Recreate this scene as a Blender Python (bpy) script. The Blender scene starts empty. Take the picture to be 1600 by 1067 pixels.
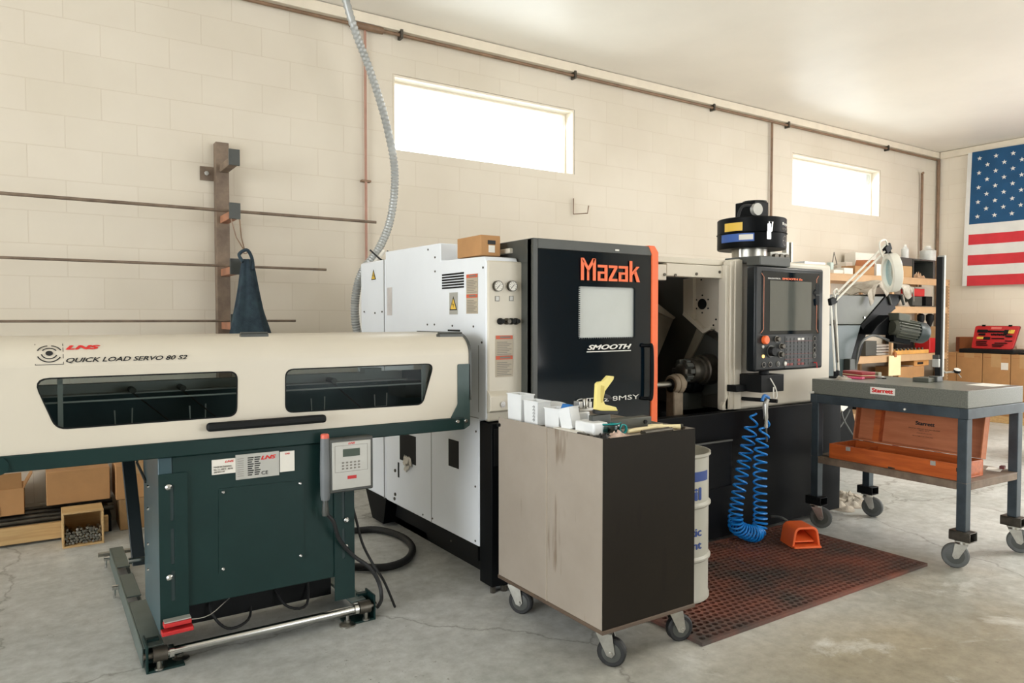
import bpy, bmesh, math, random
from mathutils import Vector, Matrix
random.seed(7)
PI = math.pi
col = bpy.context.scene.collection
scene = bpy.context.scene

# ------------------------------------------------------------------ camera
F = 1135.0; H = 1.33
PITCH = math.atan((533.5-498)/F); YAW = math.atan2(.836, .549)
FW = Vector((math.cos(YAW)*math.cos(PITCH), math.sin(YAW)*math.cos(PITCH), -math.sin(PITCH)))
RT = Vector((math.sin(YAW), -math.cos(YAW), 0)); UP = RT.cross(FW)
CAM = Vector((0, 0, H))
cd = bpy.data.cameras.new('camera'); cam = bpy.data.objects.new('camera', cd); col.objects.link(cam)
cd.sensor_width = 36; cd.lens = 36*F/1600; cd.clip_start = .05; cd.clip_end = 200
cam.matrix_world = Matrix.Translation(CAM) @ Matrix((RT, UP, -FW)).transposed().to_4x4()
scene.camera = cam

# ------------------------------------------------------------------ daylight and added fill
w = bpy.data.worlds.new('world'); scene.world = w; w.use_nodes = True
bg = w.node_tree.nodes['Background']; bg.inputs[0].default_value = (.93, .97, 1, 1); bg.inputs[1].default_value = 3.2
def area(name, loc, direction, sx, sy, power, color):
    l = bpy.data.lights.new(name, 'AREA'); l.shape = 'RECTANGLE'; l.size = sx; l.size_y = sy; l.energy = power; l.color = color
    o = bpy.data.objects.new(name, l); col.objects.link(o); o.location = loc
    o.rotation_euler = Vector(direction).to_track_quat('-Z', 'Z').to_euler()
    return o
area('daylight_through_roller_door', (-7.4, -.2, 1.75), (1, .0, .42), 8.4, 3.3, 640, (.93, .97, 1))
area('added_fill_front', (6.1, -6.9, 1.75), (.05, 1, .42), 5.2, 3.3, 130, (1, .98, .95))  # fill added to even out the room, through an assumed opening behind the camera
area('added_fill_side', (10.78, .75, 1.75), (-1, .1, .2), 2.9, 3.2, 70, (1, .985, .96))  # fill added for the right-hand floor, through an assumed side opening
area('added_fill_ceiling', (7.6, .9, 3.60), (0, 0, -1), 2.4, .5, 120, (1, .97, .92))  # unseen overhead lamp, added to brighten the right side
area('daylight_through_window', (3.34, 5.63, 2.99), (0, -1, -.6), 1.8, .55, 16, (.95, .98, 1))
area('daylight_through_window', (8.46, 5.63, 2.99), (0, -1, -.6), 1.8, .55, 16, (.95, .98, 1))
scene.view_settings.view_transform = 'Standard'; scene.view_settings.look = 'None'
scene.view_settings.exposure = 0.37; scene.view_settings.gamma = 1; scene.view_settings.use_curve_mapping = False

# ------------------------------------------------------------------ helpers
def at(x, y, X=None, Y=None, Z=None):
    r = FW + RT*((x-800)/F) - UP*((y-533.5)/F)
    t = (X-CAM.x)/r.x if X is not None else (Y-CAM.y)/r.y if Y is not None else (Z-CAM.z)/r.z
    return CAM + r*t
def V(*a): return Vector(a)
def lin(c):
    return tuple(((v/255)/12.92 if v/255 <= .04045 else ((v/255+.055)/1.055)**2.4) for v in c)
MATS = {}
def mat(name, rgb, rough=.5, metal=0, var=.06, scale=6, bump=0, bscale=60, rgb2=None, spec=.5, streak=None, coat=0):
    if name in MATS: return MATS[name]
    m = bpy.data.materials.new(name); m.use_nodes = True; nt = m.node_tree; N = nt.nodes; L = nt.links
    b = N['Principled BSDF']; b.inputs['Roughness'].default_value = rough; b.inputs['Metallic'].default_value = metal
    b.inputs['Specular IOR Level'].default_value = spec
    if coat: b.inputs['Coat Weight'].default_value = coat
    c = lin(rgb); c2 = lin(rgb2) if rgb2 else tuple(max(0, v*(1-var*3)) for v in c)
    c1 = c if rgb2 else tuple(min(1, v*(1+var)) for v in c)
    tc = N.new('ShaderNodeTexCoord'); mp = N.new('ShaderNodeMapping'); L.new(tc.outputs['Object'], mp.inputs[0])
    if streak: mp.inputs['Scale'].default_value = streak
    nz = N.new('ShaderNodeTexNoise'); nz.inputs['Scale'].default_value = scale; nz.inputs['Detail'].default_value = 5; nz.inputs['Roughness'].default_value = .6
    L.new(mp.outputs[0], nz.inputs['Vector'])
    rp = N.new('ShaderNodeValToRGB'); rp.color_ramp.elements[0].position = .35; rp.color_ramp.elements[1].position = .65
    rp.color_ramp.elements[0].color = (*c2, 1); rp.color_ramp.elements[1].color = (*c1, 1)
    L.new(nz.outputs['Fac'], rp.inputs[0]); L.new(rp.outputs[0], b.inputs['Base Color'])
    if bump:
        n2 = N.new('ShaderNodeTexNoise'); n2.inputs['Scale'].default_value = bscale; n2.inputs['Detail'].default_value = 4; L.new(tc.outputs['Object'], n2.inputs['Vector'])
        bp = N.new('ShaderNodeBump'); bp.inputs['Strength'].default_value = bump; bp.inputs['Distance'].default_value = .01
        L.new(n2.outputs['Fac'], bp.inputs['Height']); L.new(bp.outputs[0], b.inputs['Normal'])
    MATS[name] = m
    return m
def emis(name, rgb, s):
    m = mat(name, rgb, .4); b = m.node_tree.nodes['Principled BSDF']
    b.inputs['Emission Color'].default_value = (*lin(rgb), 1); b.inputs['Emission Strength'].default_value = s
    return m
def glassy(name, tint, opacity, rough=.03, gloss=.08, fres=.5):
    m = bpy.data.materials.new(name); m.use_nodes = True; N = m.node_tree.nodes; L = m.node_tree.links; N.clear()
    o = N.new('ShaderNodeOutputMaterial'); t = N.new('ShaderNodeBsdfTransparent'); t.inputs[0].default_value = (*[1-opacity*(1-v) for v in lin(tint)], 1)
    g = N.new('ShaderNodeBsdfGlossy'); g.inputs['Roughness'].default_value = rough
    lw = N.new('ShaderNodeLayerWeight'); lw.inputs[0].default_value = .25
    mm = N.new('ShaderNodeMath'); mm.operation = 'MULTIPLY_ADD'; mm.inputs[1].default_value = fres; mm.inputs[2].default_value = gloss
    L.new(lw.outputs['Fresnel'], mm.inputs[0])
    mx = N.new('ShaderNodeMixShader'); L.new(mm.outputs[0], mx.inputs[0]); L.new(t.outputs[0], mx.inputs[1]); L.new(g.outputs[0], mx.inputs[2]); L.new(mx.outputs[0], o.inputs[0])
    MATS[name] = m
    return m

WM = {}          # world matrices of every object built here
def tag(o, label=None, cat=None, group=None, kind=None):
    if label: o['label'] = label
    if cat: o['category'] = cat
    if group: o['group'] = group
    if kind: o['kind'] = kind
    return o
def thing(name, label, cat, loc=(0, 0, 0), rz=0, group=None):
    o = bpy.data.objects.new(name, None); col.objects.link(o); o.empty_display_size = .05
    o.location = loc; o.rotation_euler = (0, 0, rz)
    WM[o] = Matrix.Translation(Vector(loc)) @ Matrix.Rotation(rz, 4, 'Z')
    return tag(o, label, cat, group)
def link(name, me, parent=None, local=False, bevel=0, seg=2):
    o = bpy.data.objects.new(name, me); col.objects.link(o)
    if parent is not None:
        o.parent = parent; WM[o] = WM[parent]
        if not local: me.transform(WM[parent].inverted())
    else: WM[o] = Matrix.Identity(4)
    if bevel:
        b = o.modifiers.new('bevel', 'BEVEL'); b.width = bevel; b.segments = seg; b.limit_method = 'ANGLE'; b.angle_limit = math.radians(40)
    return o
class MB:
    def __init__(s): s.bm = bmesh.new(); s.mi = 0; s.M = None
    def _add(s, vs, fs):
        if s.M: vs = [s.M @ Vector(v) for v in vs]
        bv = [s.bm.verts.new(v) for v in vs]
        for f in fs:
            try: fc = s.bm.faces.new([bv[i] for i in f]); fc.material_index = s.mi
            except ValueError: pass
        return s
    def box(s, x0, x1, y0, y1, z0, z1):
        x0, x1 = sorted((x0, x1)); y0, y1 = sorted((y0, y1)); z0, z1 = sorted((z0, z1))
        return s._add([(x0,y0,z0),(x1,y0,z0),(x1,y1,z0),(x0,y1,z0),(x0,y0,z1),(x1,y0,z1),(x1,y1,z1),(x0,y1,z1)],
            [(0,3,2,1),(4,5,6,7),(0,1,5,4),(1,2,6,5),(2,3,7,6),(3,0,4,7)])
    def obox(s, c, u, v, n, a, b, h):       # oriented box: centre, axes, half sizes
        c, u, v, n = [Vector(q) for q in (c, u, v, n)]; u = u.normalized()*a; v = v.normalized()*b; n = n.normalized()*h
        vs = [c+i*u+j*v+k*n for k in (-1, 1) for i, j in ((-1,-1),(1,-1),(1,1),(-1,1))]
        return s._add(vs, [(0,3,2,1),(4,5,6,7),(0,1,5,4),(1,2,6,5),(2,3,7,6),(3,0,4,7)])
    def prism(s, pts, d):                   # planar polygon pts (3D) pushed by vector d
        n = len(pts); pts = [Vector(p) for p in pts]; d = Vector(d)
        return s._add(pts+[p+d for p in pts], [tuple(range(n))[::-1], tuple(range(n, 2*n))]+[(i, (i+1) % n, n+(i+1) % n, n+i) for i in range(n)])
    def lathe(s, prof, c=(0,0,0), ax=(0,0,1), n=24):   # prof: (radius, height)
        ax = Vector(ax).normalized(); c = Vector(c)
        u = ax.orthogonal().normalized(); v = ax.cross(u)
        vs = []; fs = []
        for r, h in prof:
            for k in range(n):
                t = 2*PI*k/n; vs.append(c+ax*h+(u*math.cos(t)+v*math.sin(t))*r)
        for i in range(len(prof)-1):
            for k in range(n): fs.append((i*n+k, i*n+(k+1) % n, (i+1)*n+(k+1) % n, (i+1)*n+k))
        fs.append(tuple(range(n))[::-1]); fs.append(tuple(range((len(prof)-1)*n, len(prof)*n)))
        return s._add(vs, fs)
    def cyl(s, p0, p1, r, n=16, r1=None):
        p0 = Vector(p0); p1 = Vector(p1); d = p1-p0
        return s.lathe([(r, 0), (r if r1 is None else r1, d.length)], p0, d, n)
    def ring(s, c, ax, ro, ri, h, n=28):
        return s.lathe([(ri, 0), (ro, 0), (ro, h), (ri, h), (ri, 0)], c, ax, n) if False else s._ring(c, ax, ro, ri, h, n)
    def _ring(s, c, ax, ro, ri, h, n):
        ax = Vector(ax).normalized(); c = Vector(c); u = ax.orthogonal().normalized(); v = ax.cross(u); vs = []; fs = []
        pr = [(ri, 0), (ro, 0), (ro, h), (ri, h)]
        for r, hh in pr:
            for k in range(n):
                t = 2*PI*k/n; vs.append(c+ax*hh+(u*math.cos(t)+v*math.sin(t))*r)
        for i in range(4):
            j = (i+1) % 4
            for k in range(n): fs.append((i*n+k, i*n+(k+1) % n, j*n+(k+1) % n, j*n+k))
        return s._add(vs, fs)
    def tube(s, pts, r, n=8, smooth=0):
        pts = [Vector(p) for p in pts]
        if smooth: pts = spline(pts, smooth)
        vs = []; fs = []; up = None
        for i, p in enumerate(pts):
            d = (pts[min(i+1, len(pts)-1)]-pts[max(i-1, 0)]).normalized()
            if up is None: up = d.orthogonal().normalized()
            up = (up-d*up.dot(d))
            up = up.normalized() if up.length > 1e-6 else d.orthogonal().normalized()
            v = d.cross(up); rr = r[min(len(r)-1, int(i*len(r)/len(pts)))] if isinstance(r, (list, tuple)) else r
            for k in range(n):
                t = 2*PI*k/n; vs.append(p+(up*math.cos(t)+v*math.sin(t))*rr)
        for i in range(len(pts)-1):
            for k in range(n): fs.append((i*n+k, i*n+(k+1) % n, (i+1)*n+(k+1) % n, (i+1)*n+k))
        fs.append(tuple(range(n))[::-1]); fs.append(tuple(range((len(pts)-1)*n, len(pts)*n)))
        return s._add(vs, fs)
    def grid(s, fn, nu, nv):
        vs = [fn(i/nu, j/nv) for j in range(nv+1) for i in range(nu+1)]
        return s._add(vs, [(j*(nu+1)+i, j*(nu+1)+i+1, (j+1)*(nu+1)+i+1, (j+1)*(nu+1)+i) for j in range(nv) for i in range(nu)])
    def build(s, name, m, parent=None, bevel=0, seg=2, local=False, fixn=True, solid=0):
        if fixn: bmesh.ops.recalc_face_normals(s.bm, faces=s.bm.faces)
        me = bpy.data.meshes.new(name); s.bm.to_mesh(me); s.bm.free()
        for q in (m if isinstance(m, (list, tuple)) else [m]): me.materials.append(q)
        me.shade_smooth(); me.set_sharp_from_angle(angle=math.radians(38))
        o = link(name, me, parent, local, bevel, seg)
        if solid: sm = o.modifiers.new('solid', 'SOLIDIFY'); sm.thickness = solid
        return o
def spline(pts, k):
    out = []; P = [pts[0]]+list(pts)+[pts[-1]]
    for i in range(1, len(P)-2):
        a, b, c, d = P[i-1:i+3]
        for j in range(k):
            t = j/k; out.append(.5*((2*b)+(c-a)*t+(2*a-5*b+4*c-d)*t*t+(3*b-a-3*c+d)*t**3))
    out.append(P[-2]); return out
def roundpoly(pts, r, k=5):
    out = []; n = len(pts)
    for i in range(n):
        p = Vector(pts[i]).to_2d() if len(pts[i]) > 2 else Vector(pts[i]); a = Vector(pts[i-1]); b = Vector(pts[(i+1) % n])
        rr = r[min(len(r)-1, int(i*len(r)/len(pts)))] if isinstance(r, (list, tuple)) else r
        if rr <= 0: out.append(p); continue
        da = (a-p).normalized(); db = (b-p).normalized(); rr = min(rr, (a-p).length*.48, (b-p).length*.48)
        for j in range(k+1):
            t = j/k; out.append((1-t)**2*(p+da*rr)+2*t*(1-t)*p+t*t*(p+db*rr))
    return out
def plate(name, outer, holes, o, xd, yd, th, m, parent=None, bevel=0):
    """flat plate with holes: 2D outlines in the frame (o, xd, yd), thickness th behind the face"""
    cu = bpy.data.curves.new('c', 'CURVE'); cu.dimensions = '2D'; cu.fill_mode = 'BOTH'; cu.extrude = th/2
    for pl in [outer]+list(holes):
        sp = cu.splines.new('POLY'); sp.points.add(len(pl)-1); sp.use_cyclic_u = True
        for q, p in zip(sp.points, pl): q.co = (p[0], p[1], 0, 1)
    ob = bpy.data.objects.new('c', cu); me = bpy.data.meshes.new_from_object(ob)
    xd = Vector(xd).normalized(); yd = Vector(yd).normalized(); n = xd.cross(yd)
    M = Matrix.Translation(Vector(o)-n*th/2) @ Matrix((xd, yd, n)).transposed().to_4x4()
    me.transform(M); bpy.data.objects.remove(ob); bpy.data.curves.remove(cu)
    me.name = name; me.materials.clear(); me.materials.append(m)
    return link(name, me, parent, bevel=bevel)
def text(body, o, xd, yd, width, height, m, parent, shear=0, bold=0, name='lettering', curve=None):
    cu = bpy.data.curves.new('t', 'FONT'); cu.body = body; cu.shear = shear; cu.resolution_u = 3; cu.extrude = .006
    ob = bpy.data.objects.new('t', cu); me = bpy.data.meshes.new_from_object(ob); bpy.data.objects.remove(ob); bpy.data.curves.remove(cu)
    if bold:                      # heavier strokes: shifted copies of the letters in the same mesh
        bb = bmesh.new()
        for k, (ox, oy) in enumerate(((-bold, 0), (bold, 0), (0, bold*.7), (0, -bold*.7))):
            n0 = len(bb.verts); bb.from_mesh(me); bb.verts.ensure_lookup_table()
            for v in bb.verts[n0:]: v.co.x += ox; v.co.y += oy; v.co.z += .0004*k
        bb.to_mesh(me); bb.free()
    xs = [v.co.x for v in me.vertices]; ys = [v.co.y for v in me.vertices]; zs = [v.co.z for v in me.vertices]
    sx = width/(max(xs)-min(xs)); sy = height/(max(ys)-min(ys)); sz = .0012/(max(zs)-min(zs)+1e-9)
    xd = Vector(xd).normalized(); yd = Vector(yd).normalized(); n = xd.cross(yd); o = Vector(o)
    for v in me.vertices:
        a = (v.co.x-min(xs))*sx; b = (v.co.y-min(ys))*sy; c = (v.co.z-min(zs))*sz
        v.co = curve(a, b, c) if curve else o+xd*a+yd*b+n*c
    me.name = name; me.materials.clear(); me.materials.append(m)
    return link(name, me, parent)
def tree_copy(o, parent=None):
    c = o.copy(); col.objects.link(c); WM[c] = WM[o]
    if parent is not None: c.parent = parent
    for ch in [x for x in o.children]: tree_copy(ch, c)
    return c
XP, YP, ZP = V(1,0,0), V(0,1,0), V(0,0,1)

# ------------------------------------------------------------------ materials
def wall_mat(name, horiz, k=1.0):
    m = bpy.data.materials.new(name); m.use_nodes = True; nt = m.node_tree; N = nt.nodes; L = nt.links; b = N['Principled BSDF']
    b.inputs['Roughness'].default_value = .62
    tc = N.new('ShaderNodeTexCoord'); sp = N.new('ShaderNodeSeparateXYZ'); cb = N.new('ShaderNodeCombineXYZ')
    L.new(tc.outputs['Object'], sp.inputs[0]); L.new(sp.outputs[horiz], cb.inputs[0]); L.new(sp.outputs[2], cb.inputs[1])
    mp = N.new('ShaderNodeMapping'); mp.inputs['Location'].default_value = (.0224, 0.03, 0); L.new(cb.outputs[0], mp.inputs[0])
    br = N.new('ShaderNodeTexBrick'); br.inputs['Scale'].default_value = 1; br.inputs['Brick Width'].default_value = .4064; br.inputs['Row Height'].default_value = .2032
    br.inputs['Mortar Size'].default_value = .0035; br.inputs['Mortar Smooth'].default_value = .6; br.offset = .5
    br.inputs['Color1'].default_value = (*[v*k for v in lin((228, 218, 201))], 1); br.inputs['Color2'].default_value = (*[v*k for v in lin((225, 215, 197))], 1)
    br.inputs['Mortar'].default_value = (*[v*k for v in lin((219, 207, 188))], 1)
    L.new(mp.outputs[0], br.inputs['Vector'])
    nz = N.new('ShaderNodeTexNoise'); nz.inputs['Scale'].default_value = .9; nz.inputs['Detail'].default_value = 5; L.new(tc.outputs['Object'], nz.inputs['Vector'])
    mx = N.new('ShaderNodeMixRGB'); mx.blend_type = 'MULTIPLY'; rp = N.new('ShaderNodeValToRGB')
    rp.color_ramp.elements[0].color = (.9, .885, .86, 1); rp.color_ramp.elements[1].color = (1, 1, 1, 1); rp.color_ramp.elements[0].position = .35; rp.color_ramp.elements[1].position = .6
    L.new(nz.outputs['Fac'], rp.inputs[0]); mx.inputs[0].default_value = .8; L.new(br.outputs['Color'], mx.inputs[1]); L.new(rp.outputs[0], mx.inputs[2]); L.new(mx.outputs[0], b.inputs['Base Color'])
    n2 = N.new('ShaderNodeTexNoise'); n2.inputs['Scale'].default_value = 45; n2.inputs['Detail'].default_value = 6; L.new(tc.outputs['Object'], n2.inputs['Vector'])
    ad = N.new('ShaderNodeMath'); ad.operation = 'MULTIPLY_ADD'; ad.inputs[1].default_value = -1.0; L.new(br.outputs['Fac'], ad.inputs[0])
    ml = N.new('ShaderNodeMath'); ml.operation = 'MULTIPLY'; ml.inputs[1].default_value = .35; L.new(n2.outputs['Fac'], ml.inputs[0]); L.new(ml.outputs[0], ad.inputs[2])
    bp = N.new('ShaderNodeBump'); bp.inputs['Strength'].default_value = .35; bp.inputs['Distance'].default_value = .003; L.new(ad.outputs[0], bp.inputs['Height']); L.new(bp.outputs[0], b.inputs['Normal'])
    MATS[name] = m
    return m
def floor_mat():
    m = bpy.data.materials.new('worn_concrete'); m.use_nodes = True; nt = m.node_tree; N = nt.nodes; L = nt.links; b = N['Principled BSDF']
    tc = N.new('ShaderNodeTexCoord')
    def noise(s, d, r=.6, dist=0):
        n = N.new('ShaderNodeTexNoise'); n.inputs['Scale'].default_value = s; n.inputs['Detail'].default_value = d; n.inputs['Roughness'].default_value = r; n.inputs['Distortion'].default_value = dist
        L.new(tc.outputs['Object'], n.inputs['Vector']); return n
    def ramp(src, p0, c0, p1, c1):
        r = N.new('ShaderNodeValToRGB'); r.color_ramp.elements[0].position = p0; r.color_ramp.elements[0].color = (*c0, 1)
        r.color_ramp.elements[1].position = p1; r.color_ramp.elements[1].color = (*c1, 1); L.new(src, r.inputs[0]); return r
    def mix(mode, f, a, c):
        x = N.new('ShaderNodeMixRGB'); x.blend_type = mode
        if isinstance(f, float): x.inputs[0].default_value = f
        else: L.new(f, x.inputs[0])
        L.new(a, x.inputs[1])
        if isinstance(c, tuple): x.inputs[2].default_value = (*c, 1)
        else: L.new(c, x.inputs[2])
        return x.outputs[0]
    base = ramp(noise(.8, 8, .62).outputs['Fac'], .36, lin((178, 181, 177)), .62, lin((211, 212, 209))).outputs[0]
    fine = ramp(noise(14, 8, .7).outputs['Fac'], .3, (.62, .61, .58), .64, (1, 1, 1)).outputs[0]
    c = mix('MULTIPLY', .85, base, fine)
    gm = N.new('ShaderNodeVectorMath'); gm.operation = 'DISTANCE'; gm.inputs[1].default_value = (2.9, .9, 0); L.new(tc.outputs['Object'], gm.inputs[0])
    gs = N.new('ShaderNodeMath'); gs.operation = 'MULTIPLY_ADD'; gs.inputs[1].default_value = 2.2; L.new(noise(1.1, 6, .6, .5).outputs['Fac'], gs.inputs[0]); L.new(gm.outputs['Value'], gs.inputs[2])
    om = ramp(gs.outputs[0], 0, (1, 1, 1), 1, (0, 0, 0)); mr = N.new('ShaderNodeMapRange'); mr.inputs[1].default_value = 1.7; mr.inputs[2].default_value = 3.1; L.new(gs.outputs[0], mr.inputs[0]); L.new(mr.outputs[0], om.inputs[0])
    oa = N.new('ShaderNodeMath'); oa.operation = 'MULTIPLY'; oa.inputs[1].default_value = 1.0; L.new(om.outputs[0], oa.inputs[0])
    c = mix('MULTIPLY', oa.outputs[0], c, (.62, .54, .41))
    pale = ramp(noise(1.7, 9, .72, .4).outputs['Fac'], .56, (0, 0, 0), .70, (1, 1, 1)).outputs[0]
    pm = N.new('ShaderNodeMath'); pm.operation = 'MULTIPLY'; pm.inputs[1].default_value = .75; L.new(pale, pm.inputs[0])
    c = mix('MIX', pm.outputs[0], c, lin((222, 222, 216)))
    spk = ramp(noise(30, 7, .8).outputs['Fac'], .60, (0, 0, 0), .66, (1, 1, 1)).outputs[0]
    msk = ramp(noise(1.3, 3, .5).outputs['Fac'], .48, (0, 0, 0), .6, (1, 1, 1)).outputs[0]
    sm = N.new('ShaderNodeMath'); sm.operation = 'MULTIPLY'; L.new(spk, sm.inputs[0]); L.new(msk, sm.inputs[1])
    c = mix('MIX', sm.outputs[0], c, lin((86, 78, 64)))
    vo = N.new('ShaderNodeTexVoronoi'); vo.feature = 'DISTANCE_TO_EDGE'; vo.inputs['Scale'].default_value = .55
    ds = N.new('ShaderNodeMixRGB'); ds.blend_type = 'ADD'; ds.inputs[0].default_value = .25; L.new(tc.outputs['Object'], ds.inputs[1]); L.new(noise(4, 5).outputs['Color'], ds.inputs[2]); L.new(ds.outputs[0], vo.inputs['Vector'])
    cr = ramp(vo.outputs['Distance'], 0.0, (1, 1, 1), .005, (0, 0, 0)).outputs[0]
    cm = N.new('ShaderNodeMath'); cm.operation = 'MULTIPLY'; cm.inputs[1].default_value = .55; L.new(cr, cm.inputs[0])
    c = mix('MIX', cm.outputs[0], c, lin((84, 78, 66)))
    L.new(c, b.inputs['Base Color'])
    rr = N.new('ShaderNodeMapRange'); rr.inputs[3].default_value = .30; rr.inputs[4].default_value = .55; L.new(noise(2.2, 5).outputs['Fac'], rr.inputs[0]); L.new(rr.outputs[0], b.inputs['Roughness'])
    bp = N.new('ShaderNodeBump'); bp.inputs['Strength'].default_value = .25; bp.inputs['Distance'].default_value = .005; L.new(noise(30, 8, .7).outputs['Fac'], bp.inputs['Height']); L.new(bp.outputs[0], b.inputs['Normal'])
    return m
M_wallx = wall_mat('painted_block', 0, .91); M_wally = wall_mat('painted_block_side', 1, 1.06); M_floor = floor_mat()
M_ceil = mat('ceiling_paint', (240, 234, 223), .42, var=.02, scale=.7)
M_trim = mat('trim_paint', (228, 217, 197), .5, var=.02)
M_white = mat('machine_white', (226, 230, 234), .38, var=.012, scale=2)
M_cream = mat('machine_cream', (208, 200, 183), .4, var=.015, scale=3)
M_cover = mat('loader_cream', (205, 197, 181), .38, var=.012, scale=2)
M_teal = mat('teal_enamel', (22, 46, 44), .4, spec=.22, var=.03, scale=8)
M_tealD = mat('teal_dark', (24, 36, 40), .5)
M_black = mat('black_enamel', (9, 11, 13), .45, spec=.1, var=.05, scale=9)
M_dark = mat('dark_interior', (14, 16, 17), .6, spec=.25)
M_charc = mat('charcoal_steel', (66, 68, 64), .42, var=.05)
M_gloss = mat('gloss_black_panel', (7, 18, 25), .07, var=.02, spec=.32)
M_orange = mat('orange_paint', (238, 106, 52), .4, var=.02)
M_red = mat('red_plastic', (190, 34, 36), .45)
M_steel = mat('steel', (168, 166, 158), .33, 1, var=.06, scale=20)
M_steelD = mat('dark_steel', (92, 88, 80), .42, .85, var=.1, scale=20)
M_alu = mat('aluminium', (190, 188, 182), .4, .8, var=.04)
M_chrome = mat('chrome', (205, 205, 202), .18, 1, var=.02)
M_rub = mat('black_rubber', (24, 25, 26), .6)
M_rubg = mat('grey_rubber', (88, 90, 88), .6, var=.12)
M_card = mat('cardboard', (178, 133, 86), .8, var=.05, scale=3, bump=.05, bscale=90)
M_card2 = mat('cardboard_pale', (186, 148, 102), .8, var=.05, scale=3)
M_cardb = mat('cardboard_brown', (160, 98, 55), .75, var=.06, scale=3)
M_ply = mat('plywood', (206, 172, 120), .7, rgb2=(188, 152, 102), scale=4, streak=(1, 8, 14))
M_wood = mat('orange_varnished_wood', (196, 100, 46), .35, rgb2=(166, 78, 34), scale=5, streak=(7, .8, 10), coat=.3)
M_woodin = mat('case_inside_wood', (190, 116, 76), .5, rgb2=(172, 100, 62), scale=5, streak=(7, .8, 6))
M_copper = mat('copper_pipe', (176, 134, 116), .45, .1, var=.06)
M_brownp = mat('brown_pipe', (134, 106, 82), .5, .1, var=.1)
M_rusty = mat('rusty_steel', (134, 116, 98), .6, .1, rgb2=(104, 88, 74), scale=9)
M_rustyo = mat('red_primer_steel', (178, 122, 92), .6, .1, rgb2=(150, 104, 80), scale=9)
M_conduit = mat('conduit_grey', (176, 178, 176), .45, .4)
M_denim = mat('denim', (46, 64, 72), .85, rgb2=(28, 42, 54), scale=14, bump=.3, bscale=200)
M_paper = mat('paper', (226, 222, 212), .7, var=.02)
M_silver = mat('silver_label', (176, 175, 168), .4, .3, var=.02)
M_ink = mat('black_ink', (22, 22, 22), .6, var=0)
M_inkg = mat('grey_ink', (120, 116, 108), .6, var=0)
M_inkr = mat('red_ink', (208, 44, 40), .55, var=0)
M_inkb = mat('blue_ink', (28, 60, 128), .55, var=0)
M_inkw = mat('white_ink', (216, 214, 206), .5, var=0)
M_warn = mat('warning_orange', (206, 92, 58), .5, var=0)
M_yel = mat('warning_yellow', (226, 186, 72), .5, var=0)
M_milky = mat('milky_plastic', (226, 228, 228), .35, var=.015)

M_yplas = mat('yellow_plastic', (232, 216, 130), .45, var=.02)
M_tag = mat('cream_card', (236, 220, 174), .6, var=.02)
M_bluep = mat('blue_plastic', (24, 106, 178), .4)
M_coil = mat('blue_hose', (26, 134, 220), .28, var=.03)
M_granite = mat('grey_granite', (116, 117, 108), .32, rgb2=(92, 94, 86), scale=140)
M_bluesteel = mat('mill_scale_steel', (70, 80, 86), .42, .35, rgb2=(54, 62, 68), scale=7)
M_beige = mat('shelf_beige', (196, 160, 120), .5, var=.03)
M_rag = mat('rag_cloth', (184, 176, 162), .9, rgb2=(150, 140, 126), scale=12, bump=.4, bscale=120)
M_olive = mat('conveyor_grey', (82, 84, 74), .45, var=.06, scale=4)
M_lamp = mat('lamp_white', (226, 222, 208), .35, var=.01)
M_drum = mat('drum_grey', (172, 170, 158), .42, var=.02)
M_glass = glassy('clear_glass', (225, 235, 235), .5)
M_smoke = glassy('smoked_pane', (120, 142, 144), .5, .04, .0, .22)
M_lens = glassy('lens_glass', (190, 215, 222), .6, .05, .08)
M_tealp = glassy('teal_clear_plastic', (40, 150, 150), .8, .1, .1)
def cart_mat(name, c1, c2, rg, st):
    m = mat(name, c1, rg, rgb2=c2, spec=.12, scale=2.5, bump=.05, bscale=30)
    _ = (lambda *a, **k: None)('brown_cart_paint', (156, 146, 134), .42, rgb2=(146, 136, 124), scale=2.5, bump=.05, bscale=30)
    nt = m.node_tree; N = nt.nodes; L = nt.links; b = N['Principled BSDF']; src = b.inputs['Base Color'].links[0].from_socket
    tc = N.new('ShaderNodeTexCoord'); mp = N.new('ShaderNodeMapping'); mp.inputs['Scale'].default_value = (26, 26, 2.2); L.new(tc.outputs['Object'], mp.inputs[0])
    nz = N.new('ShaderNodeTexNoise'); nz.inputs['Scale'].default_value = 1; nz.inputs['Detail'].default_value = 6; L.new(mp.outputs[0], nz.inputs['Vector'])
    n3 = N.new('ShaderNodeTexNoise'); n3.inputs['Scale'].default_value = 3.5; L.new(tc.outputs['Object'], n3.inputs['Vector'])
    mu = N.new('ShaderNodeMath'); mu.operation = 'MULTIPLY'; L.new(nz.outputs['Fac'], mu.inputs[0]); L.new(n3.outputs['Fac'], mu.inputs[1])
    rp = N.new('ShaderNodeValToRGB'); rp.color_ramp.elements[0].position = .345; rp.color_ramp.elements[1].position = .40; rp.color_ramp.elements[0].color = (0,0,0,1); rp.color_ramp.elements[1].color = (.75,.75,.75,1)
    L.new(mu.outputs[0], rp.inputs[0]); mx = N.new('ShaderNodeMixRGB'); L.new(rp.outputs[0], mx.inputs[0]); L.new(src, mx.inputs[1]); mx.inputs[2].default_value = (*lin(st), 1)
    L.new(mx.outputs[0], b.inputs['Base Color']); return m
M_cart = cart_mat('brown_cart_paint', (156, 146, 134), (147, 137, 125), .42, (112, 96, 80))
M_cartf = cart_mat('brown_panel_darkened', (32, 28, 22), (28, 24, 19), .36, (26, 21, 18))  # front sheet darkened in colour to stand in for its dark reflection
M_mat = mat('rust_red_rubber', (122, 70, 54), .6, rgb2=(66, 56, 50), scale=2.8, bump=.1)

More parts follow.
